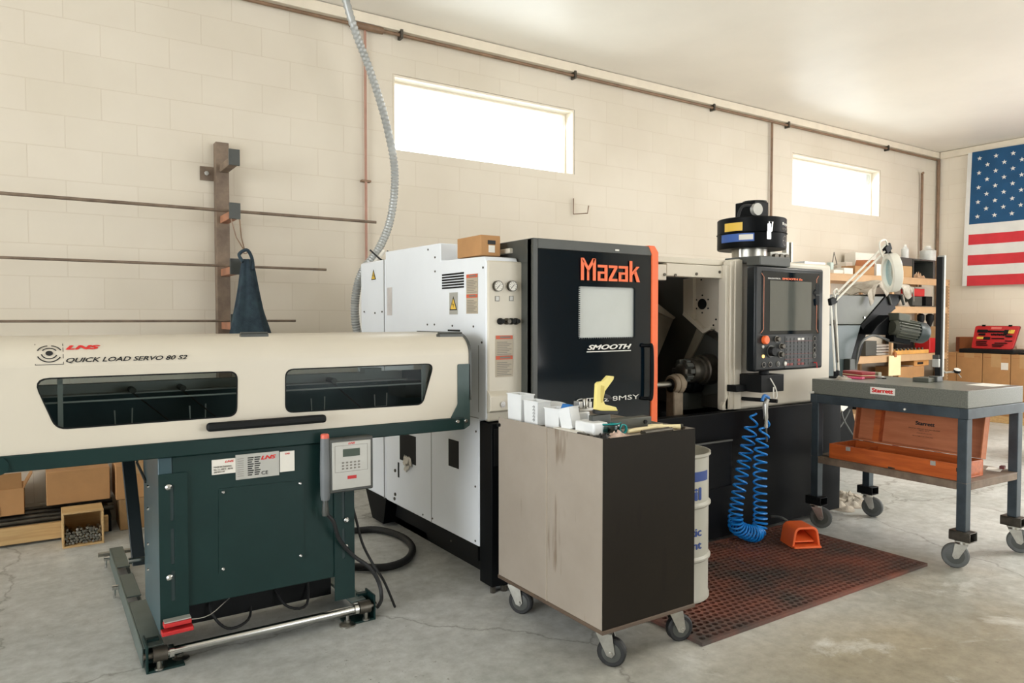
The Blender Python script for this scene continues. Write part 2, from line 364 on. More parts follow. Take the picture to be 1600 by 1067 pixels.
# ------------------------------------------------------------------ room
XL, XR, YF, YB, ZC = -7.5, 10.86, -7.0, 5.42, 3.70
def S(o): o['kind'] = 'structure'; return o
S(MB().box(XL-.2, XR+.2, YF-.2, YB+.2, -.1, 0).build('floor', M_floor))
S(MB().box(XL-.2, XR+.2, YF-.2, YB+.2, ZC, ZC+.1).build('ceiling', M_ceil))
W1 = (2.42, 4.263, 2.685, 3.285); W2 = (7.528, 9.405, 2.685, 3.295)
rect = lambda a, b, c, d: [(a, c), (b, c), (b, d), (a, d)]
S(plate('wall_back', rect(XL, XR, 0, ZC), [rect(*W1), rect(*W2)], (0, YB, 0), XP, ZP, .2, M_wallx))
S(plate('wall_right', rect(-YB-.2, -YF, 0, ZC), [rect(-2.2, .8, .001, 3.4)], (XR, 0, 0), -YP, ZP, .2, M_wally))
S(plate('wall_left', rect(-YB, -YF, 0, ZC), [rect(-4.4, 4.0, 0.001, 3.4)], (XL, 0, 0), -YP, ZP, .2, M_wally))
S(plate('wall_front', rect(-XR, -XL, 0, ZC), [rect(-8.8, -3.4, .001, 3.4)], (0, YF, 0), -XP, ZP, .2, mat('front_wall_paint', (126, 120, 110), .7)))
for i, W in ((1, W1), (2, W2)):
    wt = S(thing('window_%d' % i, None, None, (W[0], YB+.12, W[2])))
    plate('window_frame', rect(*W), [rect(W[0]+.03, W[1]-.035, W[2]+.012, W[3]-.035)], (0, YB+.11, 0), XP, ZP, .05, M_trim, wt, .003)
    MB().box(W[0]+.03, W[1]-.035, YB+.13, YB+.136, W[2]+.01, W[3]-.03).build('pane', M_glass, wt)
    MB().box(W[0]+.002, W[0]+.02, YB+.005, YB+.11, W[2], W[3]).box(W[1]-.02, W[1]-.002, YB+.005, YB+.11, W[2], W[3]).box(W[0]+.02, W[1]-.02, YB+.005, YB+.11, W[3]-.02, W[3]-.002).build('casing', M_trim, wt, .002)
S(MB().box(XL+.01, XR-.01, YB-.05, YB, 3.615, 3.695).build('trim_1', M_trim, bevel=.004))
S(MB().box(XR-.05, XR, YF+.01, YB-.06, 3.60, 3.695).build('trim_2', M_trim, bevel=.004))
# pipes along the wall
t = thing('ceiling_pipe', 'long brown pipe running the length of the back wall just below the ceiling', 'pipe', (3, YB-.04, 3.59))
MB().tube([(XL+.1, YB-.04, 3.585), (XR-.08, YB-.04, 3.585)], .013, 10).build('pipe', M_brownp, t)
MB().cyl((2.05, YB-.04, 3.585), (2.32, YB-.04, 3.585), .026, 12).build('coupling', M_brownp, t)
for px in (627, 897, 1114, 1231, 1387):
    p = at(px, 200, Y=YB-.04); MB().box(p.x-.01, p.x+.01, YB-.065, YB-.001, 3.555, 3.625).build('clamp', M_steelD, t)
t = thing('copper_pipe', 'thin copper pipe running down the wall behind the coiled grey conduit', 'pipe', (2.17, YB-.03, .8))
MB().tube([(2.177, YB-.03, 3.575), (2.177, YB-.03, .6)], .011, 8).build('pipe', M_copper, t)
MB().box(2.14, 2.215, YB-.045, YB-.001, 2.395, 2.41).build('clamp', M_brownp, t)
tag(MB().tube([(7.11, YB-.03, 3.575), (7.11, YB-.03, .3)], .014, 8).build('wall_pipe', M_brownp), 'thin brown pipe dropping down the wall just left of the smaller window', 'pipe')
tag(MB().tube([(10.30, YB-.09, 3.345), (10.37, YB-.04, 3.35), (10.375, YB-.04, 3.30), (10.375, YB-.04, .3)], .017, 8).build('bent_pipe', M_brownp), 'short brown pipe with bent top on the wall right of the smaller window', 'pipe')
tag(MB().tube([(XR-.035, YB-.035, 3.6), (XR-.035, YB-.035, .05)], .02, 8).build('corner_pipe', M_brownp), 'brown pipe running down the corner where the two walls meet', 'pipe')
p0 = at(896, 310, Y=YB-.02); p1 = at(912, 336, Y=YB-.02); p2 = at(913, 326, Y=YB-.12)
tag(MB().tube([p0, V(p0.x, YB-.02, p1.z), V(p0.x+.08, YB-.13, p1.z), V(p0.x+.085, YB-.14, p1.z+.07)], .006, 6).build('wall_hook', M_brownp), 'thin bent metal hook on the wall below the larger window', 'hook')
tag(MB().box(XR-.03, XR-.001, 2.22, at(1590, 531, X=XR).y, .93, .985).build('wall_rail', M_trim, bevel=.004), 'pale rail along the side wall right of the red tool case', 'rail')

# ------------------------------------------------------------------ bar rack on the wall
t = thing('bar_rack', 'rusty steel upright bolted to the wall with stub arms carrying long bars', 'rack', (1.11, 5.36, 0))
ux0, ux1 = 1.062, 1.148
MB().box(ux0, ux1, 5.335, 5.415, .9, 2.55).build('upright', M_rusty, t, .003)
f = MB().box(ux0-.09, ux0, 5.405, 5.415, 2.29, 2.385).build('mounting_tab', M_rusty, t)
MB().cyl((ux0-.05, 5.404, 2.337), (ux0-.05, 5.392, 2.337), .016, 6).build('bolt', M_chrome, f)
ARM = []
for k, (pa, zz) in enumerate((((372, 245), None), ((371, 335), None), ((371, 415), None), ((371, 500), None))):
    z = at(350, (262, 342, 425, 508)[k], Y=5.3).z; ARM.append(z)
    a = MB().box(1.085, 1.14, 5.04, 5.335, z-.028, z+.022).build('arm', M_rusty if k == 0 else M_rustyo, t, .003)
    MB().box(1.08, 1.15, 5.022, 5.04, z-.03, z+.075).build('stop_plate', M_charc, a, .002)
for k, (z, x1, r, lab) in enumerate(((ARM[1]+.034, 2.15, .011, 'topmost and longest of the three thin steel bars on the wall rack'),
        (ARM[2]+.031, 1.765, .009, 'middle of the three thin steel bars lying across the wall rack'),
        (ARM[3]+.03, 1.54, .008, 'lowest and shortest of the three thin steel bars on the wall rack'))):
    tag(MB().cyl((-2.6, 5.13, z), (x1, 5.13, z), r, 10).build('steel_bar', M_rusty), lab, 'bar')
# denim overalls
gx = at(386, 420, Y=4.905).x; zt = at(384, 405, Y=4.905).z; zb = 1.02
t = thing('denim_overalls', 'dark blue denim overalls hanging from an arm of the wall rack', 'overalls', (gx, 4.905, zb))
def cloth(u, v):
    a = u*2*PI; h = v; wd = .022+.125*(1-h)**.8+.008*math.sin(7*h); dp = .02+.05*(1-h)
    r = 1+.16*math.sin(5*a+2*h)+.07*math.sin(9*a-4*h)
    return V(gx+.02*(1-h)+wd*r*math.cos(a), 4.905+dp*r*math.sin(a), zb+(zt-zb)*h)
MB().grid(cloth, 48, 24).build('garment', M_denim, t)
MB().tube([(gx-.03, 4.88, zt-.02), (gx-.045, 4.92, zt+.03), (gx, 4.905, zt+.06), (gx+.035, 4.92, zt+.01), (gx+.03, 4.865, zt-.07)], .011, 8, 6).build('bib_loop', M_denim, t)
sb = ARM[1]
MB().tube([(gx-.012, 4.905, zt+.05), (gx-.04, 5.02, (zt+sb)/2), (gx-.075, 5.035, sb-.0)], .004, 6).build('strap', M_brownp, t)
MB().tube([(gx-.008, 4.92, zt+.05), (gx-.012, 5.0, (zt+sb)/2), (gx-.015, 5.035, sb+.0)], .004, 6).ring((gx-.01, 4.905, zt+.05), (0, 1, 0), .016, .011, .006).build('strap', M_brownp, t)

# ------------------------------------------------------------------ things stacked at the foot of the wall, left
tag(MB().box(-1.6, .36, 5.10, 5.135, .015, .112).build('timber_plank', M_ply, bevel=.003), 'pale timber plank on edge in front of the bars at the foot of the wall', 'plank')
for k in range(6):
    y = 5.165+.034*k; z = .125+.012*(k % 2)+.004*k
    tag(MB().cyl((-1.7, y, z), (.34+.03*(k % 3), y, z), .0155, 12).build('steel_bar', M_steelD), 'dark round steel bar lying behind the pale plank, %s of six from the plank' % ('first', 'second', 'third', 'fourth', 'fifth', 'sixth')[k], 'bar', 'bars behind the plank')
tag(MB().box(-1.5, -1.44, 5.15, 5.4, .0, .105).box(.33, .38, 5.15, 5.4, 0, .105).build('support_block', M_dark), 'dark spacer blocks under the steel bars at the wall', 'block')
def carton(name, label, x0, x1, y0, y1, z0, z1, m, flaps=0, tape=1, rz=0, tilt=0, group=None, extra=None):
    c = V((x0+x1)/2, (y0+y1)/2, z0); t = thing(name, label, 'box', c, rz, group); hx, hy, h = (x1-x0)/2, (y1-y0)/2, z1-z0
    b = MB(); b.M = Matrix.Rotation(tilt, 4, 'X')
    if flaps:
        th = .005
        b.box(-hx, hx, -hy, -hy+th, 0, h).box(-hx, hx, hy-th, hy, 0, h).box(-hx, -hx+th, -hy, hy, 0, h).box(hx-th, hx, -hy, hy, 0, h).box(-hx, hx, -hy, hy, 0, th)
    else: b.box(-hx, hx, -hy, hy, 0, h)
    b.build('box_body', m, t, .004, local=True)
    if flaps:
        for sx, a in ((-1, .7), (1, 1.1)):
            f = MB(); f.obox((sx*(hx+hy*.4*math.cos(a)), 0, h+hy*.4*math.sin(a)), (math.cos(a)*sx, 0, math.sin(a)), (0, 1, 0), (-math.sin(a), 0, math.cos(a)*sx), hy*.42, hy*.95, .002)
            f.build('flap', m, t, local=True)
        f = MB(); f.obox((0, -hy-.02, h+.05), (1, 0, 0), (0, -.5, 1), (0, 1, .5), hx*.95, .055, .002); f.build('flap', m, t, local=True)
    elif tape:
        b = MB(); b.M = Matrix.Rotation(tilt, 4, 'X'); b.box(-.022, .022, -hy-.0012, hy+.0012, h-.06, h+.0012).build('tape', M_card2, t, local=True)
    return t
carton('cardboard_box', 'brown cardboard box lying on the bars under the loader beam', .04, .375, 5.14, 5.36, .205, .405, M_card, tape=0, tilt=-.03)
carton('open_carton', 'open cardboard carton with raised flaps at the far left by the wall', -.52, -.07, 5.16, 5.38, .172, .33, M_card, flaps=1)
MB_l = MB().box(-.5, -.19, 5.156, 5.159, .18, .23).build('paper_label', M_paper); MB_l.parent = [o for o in col.objects if o.name == 'open_carton'][0]; MB_l.data.transform(WM[MB_l.parent].inverted())
carton('cardboard_box', 'lower cardboard box of the stack beside the loader strut', .425, .68, 5.13, 5.39, .0, .195, M_card2)
carton('cardboard_box', 'upper cardboard box of the stack beside the loader strut', .405, .67, 5.12, 5.38, .197, .41, M_card)
# crate of slugs
cx0, cx1, cy0, cy1, ch = .112, .322, 4.90, 5.08, .205
t = thing('wooden_crate', 'small plywood crate standing on its side holding metal offcuts', 'crate', (.217, 4.99, 0))
b = MB(); b.box(cx0, cx1, cy0, cy1, 0, .01).box(cx0, cx1, cy0, cy1, ch-.01, ch).box(cx0, cx0+.01, cy0, cy1, .01, ch-.01).box(cx1-.01, cx1, cy0, cy1, .01, ch-.01).box(cx0+.01, cx1-.01, cy1-.01, cy1, .01, ch-.01)
b.build('crate_body', M_ply, t, .0015)
proto = None; n = 0
for row in range(6):
    for k in range(11):
        if row == 5 and k in (1, 2, 5, 9): continue
        x = cx0+.021+k*.0168+(row % 2)*.006+random.uniform(-.002, .002); z = .0185+row*.0145; y = 4.925+random.uniform(-.012, .012)+row*.004
        if proto is None:
            proto = MB().lathe([(.0035, -.004), (.0035, 0), (.0078, .0005), (.0078, .055)], (0, 0, 0), (0, 1, 0), 10).build('metal_offcut', M_steel); o = proto
            tag(o, 'small round metal offcut in the plywood crate', 'offcut', 'metal offcuts heaped in the crate')
        else: o = proto.copy(); col.objects.link(o)
        o.location = (x, y, z); o.rotation_euler = (random.uniform(-.12, .12), 0, random.uniform(-.25, .25))

# ------------------------------------------------------------------ bar loader
LY = 2.95
t = thing('bar_loader', 'long cream and teal bar feeder on a teal cabinet base', 'bar feeder', (.75, 3.2, 0)); LOAD = t
LX0, LX1 = -2.6, 1.695
def fr(px, py, Y=LY): p = at(px, py, Y=Y); return (p.x, p.z)
zc0, zc1, zt_ = .872, 1.165, 1.262
w1 = roundpoly([fr(51, 592), fr(371, 580), fr(370, 650), fr(88, 671)], [.05, .035, .035, .035])
w2 = roundpoly([fr(446, 577), fr(678, 568), fr(660, 632), fr(446, 645)], [.035, .04, .03, .035])
w3 = roundpoly([(-2.3, .98), (-.65, .98), (-.65, 1.12), (-2.3, 1.12)], .035)
brx = fr(714.6, 600)[0]
outer = [(LX0, zc0), (fr(704, 650)[0], zc0), (brx, fr(714, 632)[1]), (brx, zc1), (LX0, zc1)]
cov = plate('cover', outer, [w1, w2, w3], (0, LY, 0), XP, ZP, .006, M_cover, t)
prof = [(2.95, zc1)]+[(2.95+.13*(1-math.cos(a)), zc1+.097*math.sin(a)) for a in [PI/2*i/8 for i in range(1, 9)]]+[(3.5, zt_), (3.53, 1.24), (3.54, 1.2), (3.54, 1.17)]
b = MB()
pr3 = [V(LX0, y, z) for y, z in prof]+[V(LX0, y-.006 if y > 3 else y, z-.006) for y, z in prof[::-1]]
inner = [(y+.006 if y < 3.2 else y-.006, z-.006) for y, z in prof]
pp = [V(LX0, y, z) for y, z in prof]+[V(LX0, y, z) for y, z in inner[::-1]]
b.prism(pp, (LX1-LX0, 0, 0)).box(LX1-.006, LX1-.001, 2.957, 3.53, zc0, 1.165)
b.box(brx, LX1, LY+.0, LY+.006, .95, zc1)
b.build('cover_hood', M_cover, cov)
# end cap
MB().prism([V(LX1, y, z) for y, z in [(2.946, .95), (2.946, zc1)]+[(a_-.004*(a_ < 3.2), b_+.004) for a_, b_ in prof[1:]]], (.012, 0, 0)).build('end_cap', M_charc, t)
# end bracket
bk = [fr(714.6, 569), fr(733.7, 568), fr(733.9, 664), fr(724, 671), fr(712, 668), fr(704.7, 652), fr(714.6, 632)]
eb = plate('end_bracket', roundpoly(bk, .008), [], (0, LY-.004, 0), XP, ZP, .006, mat('teal_bracket', (52, 72, 70), .4), t)
b = MB()
for px, py in ((713, 658), (726, 657)):
    p = fr(px, py); b.lathe([(.011, 0), (.011, .003), (.007, .009)], (p[0], LY-.010, p[1]), (0, -1, 0), 14)
b.build('bolt', M_chrome, eb)
# beam
bm_ = MB().box(LX0, 1.665, LY-.012, 3.45, .815, zc0).build('beam', M_teal, t, .004)
MB().cyl(V(*(lambda q: (q[0], LY-.012, q[1]))(fr(-3, 728))), V(*(lambda q: (q[0], LY-.017, q[1]))(fr(-3, 728))), .03, 20).build('plug', M_teal, bm_)
# windows of smoked plastic
for i, ww in enumerate((w1, w2, w3)):
    cx_ = sum(p[0] for p in ww)/len(ww); cz_ = sum(p[1] for p in ww)/len(ww)
    big = [(cx_+(p[0]-cx_)*1.03, cz_+(p[1]-cz_)*1.06) for p in ww]
    plate('inspection_window', big, [], (0, LY+.0075, 0), XP, ZP, .003, M_smoke, cov)
    plate('window_seal', [(cx_+(p[0]-cx_)*1.006, cz_+(p[1]-cz_)*1.02) for p in ww], [[(cx_+(p[0]-cx_)*.992, cz_+(p[1]-cz_)*.965) for p in ww]], (0, LY-.001, 0), XP, ZP, .004, M_dark, cov)
# inside mechanism
M_liner = mat('liner_teal', (92, 116, 116), .5)
MB().box(LX0+.02, LX1-.02, 3.36, 3.38, zc0+.003, 1.07).box(LX0+.02, LX1-.02, 2.965, 3.36, zc0+.003, zc0+.01).build('inner_liner', M_liner, t)
MB().box(LX0+.05, 1.45, 3.16, 3.20, 1.045, 1.085).box(LX0+.05, 1.45, 3.10, 3.16, 1.045, 1.05).build('guide_channel', M_paper, t)
MB().cyl((LX0+.05, 3.0, 1.035), (1.6, 3.0, 1.035), .0035, 8).build('guide_rod', M_paper, t)
MB().box(LX0+.05, 1.6, 2.99, 3.0, .905, .915).build('sill_rail', M_paper, t)
b = MB()
for px in (94, 662):
    p = fr(px, 620, 2.99); b.box(p[0]-.008, p[0]+.008, 2.985, 2.997, .885, 1.20)
b.build('upright_strip', M_paper, t)
for px in (193, 309, 497, 595):
    p = fr(px, 640, 3.1); b = MB(); b.tube([(p[0]-.03, 3.1, .985), (p[0]-.028, 3.1, .93), (p[0]+.028, 3.1, .93), (p[0]+.03, 3.1, .99)], .003, 6); b.build('guide_fork', M_paper, t)
for px in (207, 285, 520):
    p = fr(px, 615, 3.08); MB().cyl((p[0], 3.08, 1.05), (p[0]+.13, 3.08, .93), .003, 6).cyl((p[0], 3.14, 1.06), (p[0], 3.06, 1.06), .012, 10).build('tie_rod', M_steelD, t)
MB().box(fr(565, 596, 3.14)[0], fr(591, 596, 3.14)[0], 3.10, 3.16, 1.085, 1.105).build('push_block', M_paper, t)
MB().box(fr(628, 600, 3.14)[0], fr(655, 600, 3.14)[0], 3.10, 3.3, .96, 1.04).build('clamp_block', M_olive, t)
# handle bar
p = fr(320, 670); q = fr(505, 657)
h_ = MB().box(p[0], q[0], LY-.05, LY-.016, .903, .936).build('lift_handle', M_dark, t, .012, 3)
MB().box(p[0]+.01, p[0]+.03, LY-.02, LY-.002, .915, .93).box(q[0]-.03, q[0]-.01, LY-.02, LY-.002, .915, .93).build('standoff', M_dark, h_)
# hinges on top
for px in (397, 703):
    p = at(px, 526, Z=1.262); MB().box(p.x-.05, p.x+.05, p.y-.015, p.y+.015, 1.262, 1.272).cyl((p.x-.05, p.y, 1.274), (p.x+.05, p.y, 1.274), .006, 8).build('hinge', M_charc, cov)
# printed names
def onfront(s, x0, y0, x1, y1, m, par, Y=LY-.0035, **k):
    a = fr(x0, y0, Y); b_ = fr(x1, y1, Y); return text(s, (a[0], Y, a[1]), XP, ZP, b_[0]-a[0], b_[1]-a[1], m, par, **k)
def hoodmap(x0, s0):      # wrap lettering over the rounded shoulder of the hood (s = arc length above the straight front)
    def f(a, b, c):
        s = s0+b; R = .113
        if s < 0: return V(x0+a, LY-c-.0008, zc1+s)
        th = min(s/.178*PI/2, PI/2); return V(x0+a, 2.95+.13*(1-math.cos(th))-(c+.0008)*math.cos(th), zc1+.097*math.sin(th)+(c+.0008)*math.sin(th))
    return f
xa = fr(103, 556)[0]; xb = fr(293, 556)[0]
text('QUICK LOAD SERVO 80 S2', (0,0,0), XP, ZP, xb-xa, .022, M_ink, cov, shear=.35, bold=.02, curve=hoodmap(xa, .012))
text('LNS', (0,0,0), XP, ZP, fr(158, 540)[0]-xa, .022, M_inkr, cov, shear=.35, bold=.06, curve=hoodmap(xa, .070))
# ring emblem
ex0, ex1 = fr(55, 560)[0], fr(99, 560)[0]; hm = hoodmap(ex0, .008); b = MB(); W_ = ex1-ex0; Hh = .095
def arcband(b, r0, r1, a0, a1, n=14, sx=1.0):
    vs = []
    for i in range(n+1):
        a = a0+(a1-a0)*i/n
        for r in (r0, r1): vs.append(hm(W_/2+r*math.cos(a)*sx, Hh/2+r*math.sin(a), .0008))
    b._add(vs, [(2*i, 2*i+1, 2*i+3, 2*i+2) for i in range(n)])
arcband(b, 0.0001, .011, 0, 2*PI, 24)
arcband(b, .021, .025, .5, 2.6); arcband(b, .021, .025, 3.3, 5.9)
arcband(b, .034, .038, .35, 1.4); arcband(b, .034, .038, 1.7, 2.8); arcband(b, .034, .038, 3.5, 5.8)
for (x, z0, z1) in ((0, 0, Hh), (W_, 0, Hh*.45), (W_, Hh*.55, Hh)):
    b._add([hm(x-.001, z0, .0008), hm(x+.001, z0, .0008), hm(x+.001, z1, .0008), hm(x-.001, z1, .0008)], [(0, 1, 2, 3)])
b._add([hm(0, 0, .0008), hm(W_, 0, .0008), hm(W_, .002, .0008), hm(0, .002, .0008)], [(0, 1, 2, 3)])
b.build('emblem', M_ink, cov, fixn=False)
# base cabinet
CY0 = 2.955
cb = MB().box(.42, 1.09, CY0+.004, 3.40, .235, .813).build('cabinet', M_teal, t, .004)
MB().box(.372, .42, CY0+.002, 3.40, .145, .813).build('side_panel', mat('teal_side', (48, 76, 84), .35), cb, .003)
MB().box(.42, 1.13, CY0+.3, 3.38, .05, .235).build('plinth', M_dark, cb)
def slotcol(x0, x1, z0, z1, slots):
    return plate('adjusting_plate', rect(x0, x1, z0, z1), [roundpoly(rect((x0+x1)/2-.006-.004, (x0+x1)/2+.006-.004, a, c), .006, 3) for a, c in slots], (0, CY0-.004, 0), XP, ZP, .004, M_teal, t, .001)
c1 = slotcol(.372, .471, .185-.03, .752, [(.575, .71), (.41, .545), (.27, .385)])
c2 = slotcol(1.042, 1.13, .135, .745, [(.48, .68), (.31, .44)])
for x0_, x1_, z0_, z1_ in ((.374, .469, .157, .75), (1.044, 1.128, .137, .743)): MB().box(x0_, x1_, CY0-.001, CY0+.003, z0_, z1_).build('backing_plate', mat('teal_recess', (30, 50, 52), .5), cb)
for par, pts in ((c1, ((263, 761), (265, 902))), (c2, ((541, 812), (540, 854)))):
    for px, py in pts:
        p = fr(px, py, CY0-.004); MB().lathe([(.0115, 0), (.0115, .003), (.006, .008)], (p[0], CY0-.007, p[1]), (0, -1, 0), 14).build('bolt', M_chrome, par)
ap = plate('access_panel', roundpoly([fr(342, 764, CY0), fr(475, 750, CY0), fr(475, 873, CY0), fr(342, 896, CY0)], .003), [], (0, CY0+.001, 0), XP, ZP, .003, M_teal, cb, .001)
for px, py in ((349, 769), (469, 755), (349, 889), (470, 868)):
    p = fr(px, py, CY0); MB().lathe([(.007, 0), (.004, .004)], (p[0], CY0-.002, p[1]), (0, -1, 0), 10).build('screw', M_chrome, ap)
for py in (760, 795, 850, 890):
    p = at(232, py, X=.372); MB().lathe([(.007, 0), (.005, .006)], (.372, p.y, p.z), (-1, 0, 0), 10).build('screw', M_chrome, cb)
# labels on the cabinet
def label(x0, y0, x1, y1, m, name, par, Y=CY0):
    a = fr(x0, y0, Y); b_ = fr(x1, y1, Y); return MB().box(a[0], b_[0], Y-.0025, Y+.004, b_[1], a[1]).build(name, m, par), a, b_
l1, a, b_ = label(331, 719, 368, 738, M_paper, 'data_label', cb)
text('LNS', (b_[0]-.04, CY0-.003, a[1]-.014), XP, ZP, .034, .008, M_inkr, l1, shear=.3, bold=.03)
text('MADE IN TAIWAN\nNo. 3 x 400 V   60 Hz\nS/N 041 118', (a[0]+.006, CY0-.003, b_[1]+.006), XP, ZP, .07, .026, M_inkg, l1)
l2, a, b_ = label(368, 711, 436, 742, M_silver, 'rating_plate', cb)
text('LNS', (b_[0]-.072, CY0-.003, a[1]-.028), XP, ZP, .06, .016, M_inkr, l2, shear=.3, bold=.05)
text('CE', (b_[0]-.07, CY0-.003, b_[1]+.01), XP, ZP, .026, .014, M_ink, l2)
b = MB(); x = a[0]+.045
for k in range(9):
    for j in range(2): b.box(x+j*.026, x+j*.026+.017+.006*((k*7+j*3) % 3)/2, CY0-.0032, CY0-.0024, b_[1]+.012+k*.0085, b_[1]+.0165+k*.0085)
b.build('printed_table', M_ink, l2)
b = MB()
for k in range(9): b.box(a[0]+.006, a[0]+.03, CY0-.0032, CY0-.0024, b_[1]+.013+k*.0085, b_[1]+.0145+k*.0085)
b.build('printed_table', M_inkg, l2)
l3, a, b_ = label(437, 706, 460, 735, M_paper, 'square_sticker', cb)
text('LNS', (a[0]+.02, CY0-.003, a[1]-.012), XP, ZP, .02, .006, M_inkr, l3, shear=.3, bold=.03)
# strut left of the cabinet
tp = at(196, 723, Y=3.75); bt = at(215, 905, Y=3.55)
st = MB().obox((V(tp.x, 3.72, .80)+V(bt.x, 3.5, .27))/2, V(tp.x, 3.72, .80)-V(bt.x, 3.5, .27), XP, (0, 1, .3), (V(tp.x, 3.72, .80)-V(bt.x, 3.5, .27)).length/2, .026, .02).build('support_strut', M_tealD, t, .003)
MB().cyl((bt.x-.04, 3.5, .285), (.40, 3.5, .285), .014, 12).build('pivot_pin', M_chrome, st)
MB().box(.2, .44, 3.4, 3.9, .78, .80).build('beam_bracket', M_teal, t)
MB().tube([(.36, 3.44, .77), (.352, 3.44, .72), (.37, 3.30, .66)], .006, 6).build('release_lever', M_charc, t)
# floor rail with feet
b = MB(); b.box(.315, .322, 3.02, 4.45, .012, .09).box(.322, .392, 3.02, 3.55, .083, .09).box(.322, .38, 3.62, 3.95, .083, .09).box(.322, .38, 4.08, 4.45, .083, .09).box(.38, .387, 3.02, 4.45, .012, .05)
rl = b.build('floor_rail', mat('teal_rail', (96, 108, 104), .45, .3), t, .002)
for y, s in ((4.4, 1), (3.9, 0)):
    MB().cyl((.285, y, .05), (.32, y, .05), .012, 10).cyl((.295, y, 0), (.295, y, .06), .006, 8).build('levelling_bolt', M_chrome, rl)
MB().cyl((.26, 4.42, .07), (.55, 4.42, .07), .012, 10).build('cross_rod', M_steel, rl)
MB().box(1.20, 1.207, 3.02, 4.2, .012, .09).box(1.14, 1.20, 3.02, 4.2, .083, .09).build('floor_rail', MATS['teal_rail'], t, .002)
for x0, s in ((.33, 1), (1.235, -1)):
    ft = MB().box(x0-.004, x0+.004, 2.985, 3.09, 0.0, .11).box(x0, x0+s*.13, 2.985, 3.07, 0, .008).box(x0, x0+s*.05, 3.06, 3.085, .008, .1).build('foot_bracket', M_teal, t, .0015)
    MB().cyl((x0+s*.02, 3.0, .062), (x0+s*.07, 3.0, .062), .028, 18).cyl((x0-s*.012, 3.0, .062), (x0+s*.02, 3.0, .062), .012, 12).build('bearing', M_steelD, ft)
    MB().cyl((x0+s*.075, 3.0, .062), (x0+s*.092, 3.0, .062), .026, 18).build('collar', M_chrome, ft)
    MB().cyl((x0+s*.04, 2.99, .008), (x0+s*.04, 2.99, .045), .010, 6).cyl((x0+s*.04, 2.99, .008), (x0+s*.04, 2.99, .015), .016, 12).build('bolt', M_steel, ft)
MB().cyl((.39, 3.0, .062), (1.18, 3.0, .062), .0165, 18).build('roller_shaft', M_chrome, t)
for px, py in ((281, 1030), (543, 977)):
    p = at(px, py, Z=0); MB().lathe([(.036, 0), (.036, .006), (.012, .012), (.007, .014), (.007, .045)], p, ZP, 20).lathe([(.014, .014), (.014, .024)], p, ZP, 6).build('levelling_pad', M_steel, t)
# red warning blocks on the floor by the foot
r1 = MB().obox(at(277, 972, Y=2.925), (1, .05, .0), (0, 1, 0), (0, 0, 1), .048, .018, .008)
rb = r1.build('locking_clamp', M_red, t, .003)
MB().obox(at(277, 984, Y=2.925), (1, .05, .0), (0, 1, 0), (0, 0, 1), .055, .02, .008).build('locking_clamp', M_red, t, .003)
pq = at(277, 972, Y=2.925); MB().obox(pq+V(0, -.0, .0125), (1, .05, 0), (0, 1, 0), ZP, .046, .018, .002).build('clamp_face', M_silver, rb)
MB().tube([pq+V(.046, 0, 0), pq+V(.12, .02, -.005), pq+V(.24, .1, .03), (.85, 3.2, .17)], .0018, 5, 4).build('lanyard', M_steel, rb)
b = MB(); b.tube([(.62, 3.3, .19), (.6, 3.22, .10), (.66, 3.2, .02), (.75, 3.22, .03), (.78, 3.28, .1), (.82, 3.3, .19)], .006, 6, 5)
b.tube([(.86, 3.3, .19), (.9, 3.2, .07), (1.0, 3.2, .05), (1.03, 3.3, .19)], .006, 6, 5); b.build('loose_cable', M_rub, t)
# control pendant hung on the front of the beam
PX0, PX1 = fr(514, 690, 2.88)[0], fr(583, 690, 2.88)[0]; PZ0, PZ1 = fr(545, 768, 2.88)[1], fr(545, 684, 2.88)[1]
pd = MB().box(PX0, PX1, 2.88, 2.93, PZ0, PZ1).build('control_pendant', M_charc, t, .006)
MB().box(PX0+.012, PX1-.012, 2.876, 2.882, PZ0+.014, PZ1-.014).build('keypad_face', M_silver, pd, .002)
def pq_(u, v): return (PX0+(PX1-PX0)*u, PZ0+(PZ1-PZ0)*v)
a = pq_(.3, .66); c = pq_(.68, .80); MB().box(a[0], c[0], 2.8742, 2.877, a[1], c[1]).build('display', mat('lcd_green', (44, 62, 46), .2), pd)
a = pq_(.4, .24); c = pq_(.6, .30); MB().box(a[0], c[0], 2.8742, 2.877, a[1], c[1]).build('display', M_red, pd)
for i in range(5):
    for j in range(3):
        c = pq_(.3+.09*i, .44+.055*j); MB().box(c[0]-.004, c[0]+.004, 2.874, 2.8765, c[1]-.003, c[1]+.003).build('key', M_inkg, pd)
b = MB(); a = pq_(.12, .38); c = pq_(.86, .87)
for (x0, x1, z0, z1) in ((a[0], c[0], a[1], a[1]+.001), (a[0], c[0], c[1]-.001, c[1]), (a[0], a[0]+.001, a[1], c[1]), (c[0]-.001, c[0], a[1], c[1])): b.box(x0, x1, 2.875, 2.8765, z0, z1)
b.build('printed_border', M_inkg, pd)
a = pq_(.42, .885); text('LNS', (a[0], 2.8755, a[1]), XP, ZP, .03, .008, M_inkr, pd, shear=.3, bold=.04)
hx = PX0-.012
hd = MB().lathe([(.017, -.02), (.02, .0), (.021, .1), (.019, .2), (.018, PZ1-PZ0+.01)], (hx, 2.895, PZ0-.005), ZP, 18).build('grip', mat('grip_grey', (104, 108, 110), .5), pd)
MB().lathe([(.017, 0), (.017, .014), (.013, .018)], (hx, 2.895, PZ1+.005), ZP, 16).build('stop_button', mat('coral_button', (220, 104, 84), .4), pd)
MB().lathe([(.013, 0), (.015, .012), (.010, .07)], (hx, 2.895, PZ0-.09), ZP, 14).build('cable_gland', M_charc, pd)
def fz(px, py, Y): p = at(px, py, Y=Y); return p
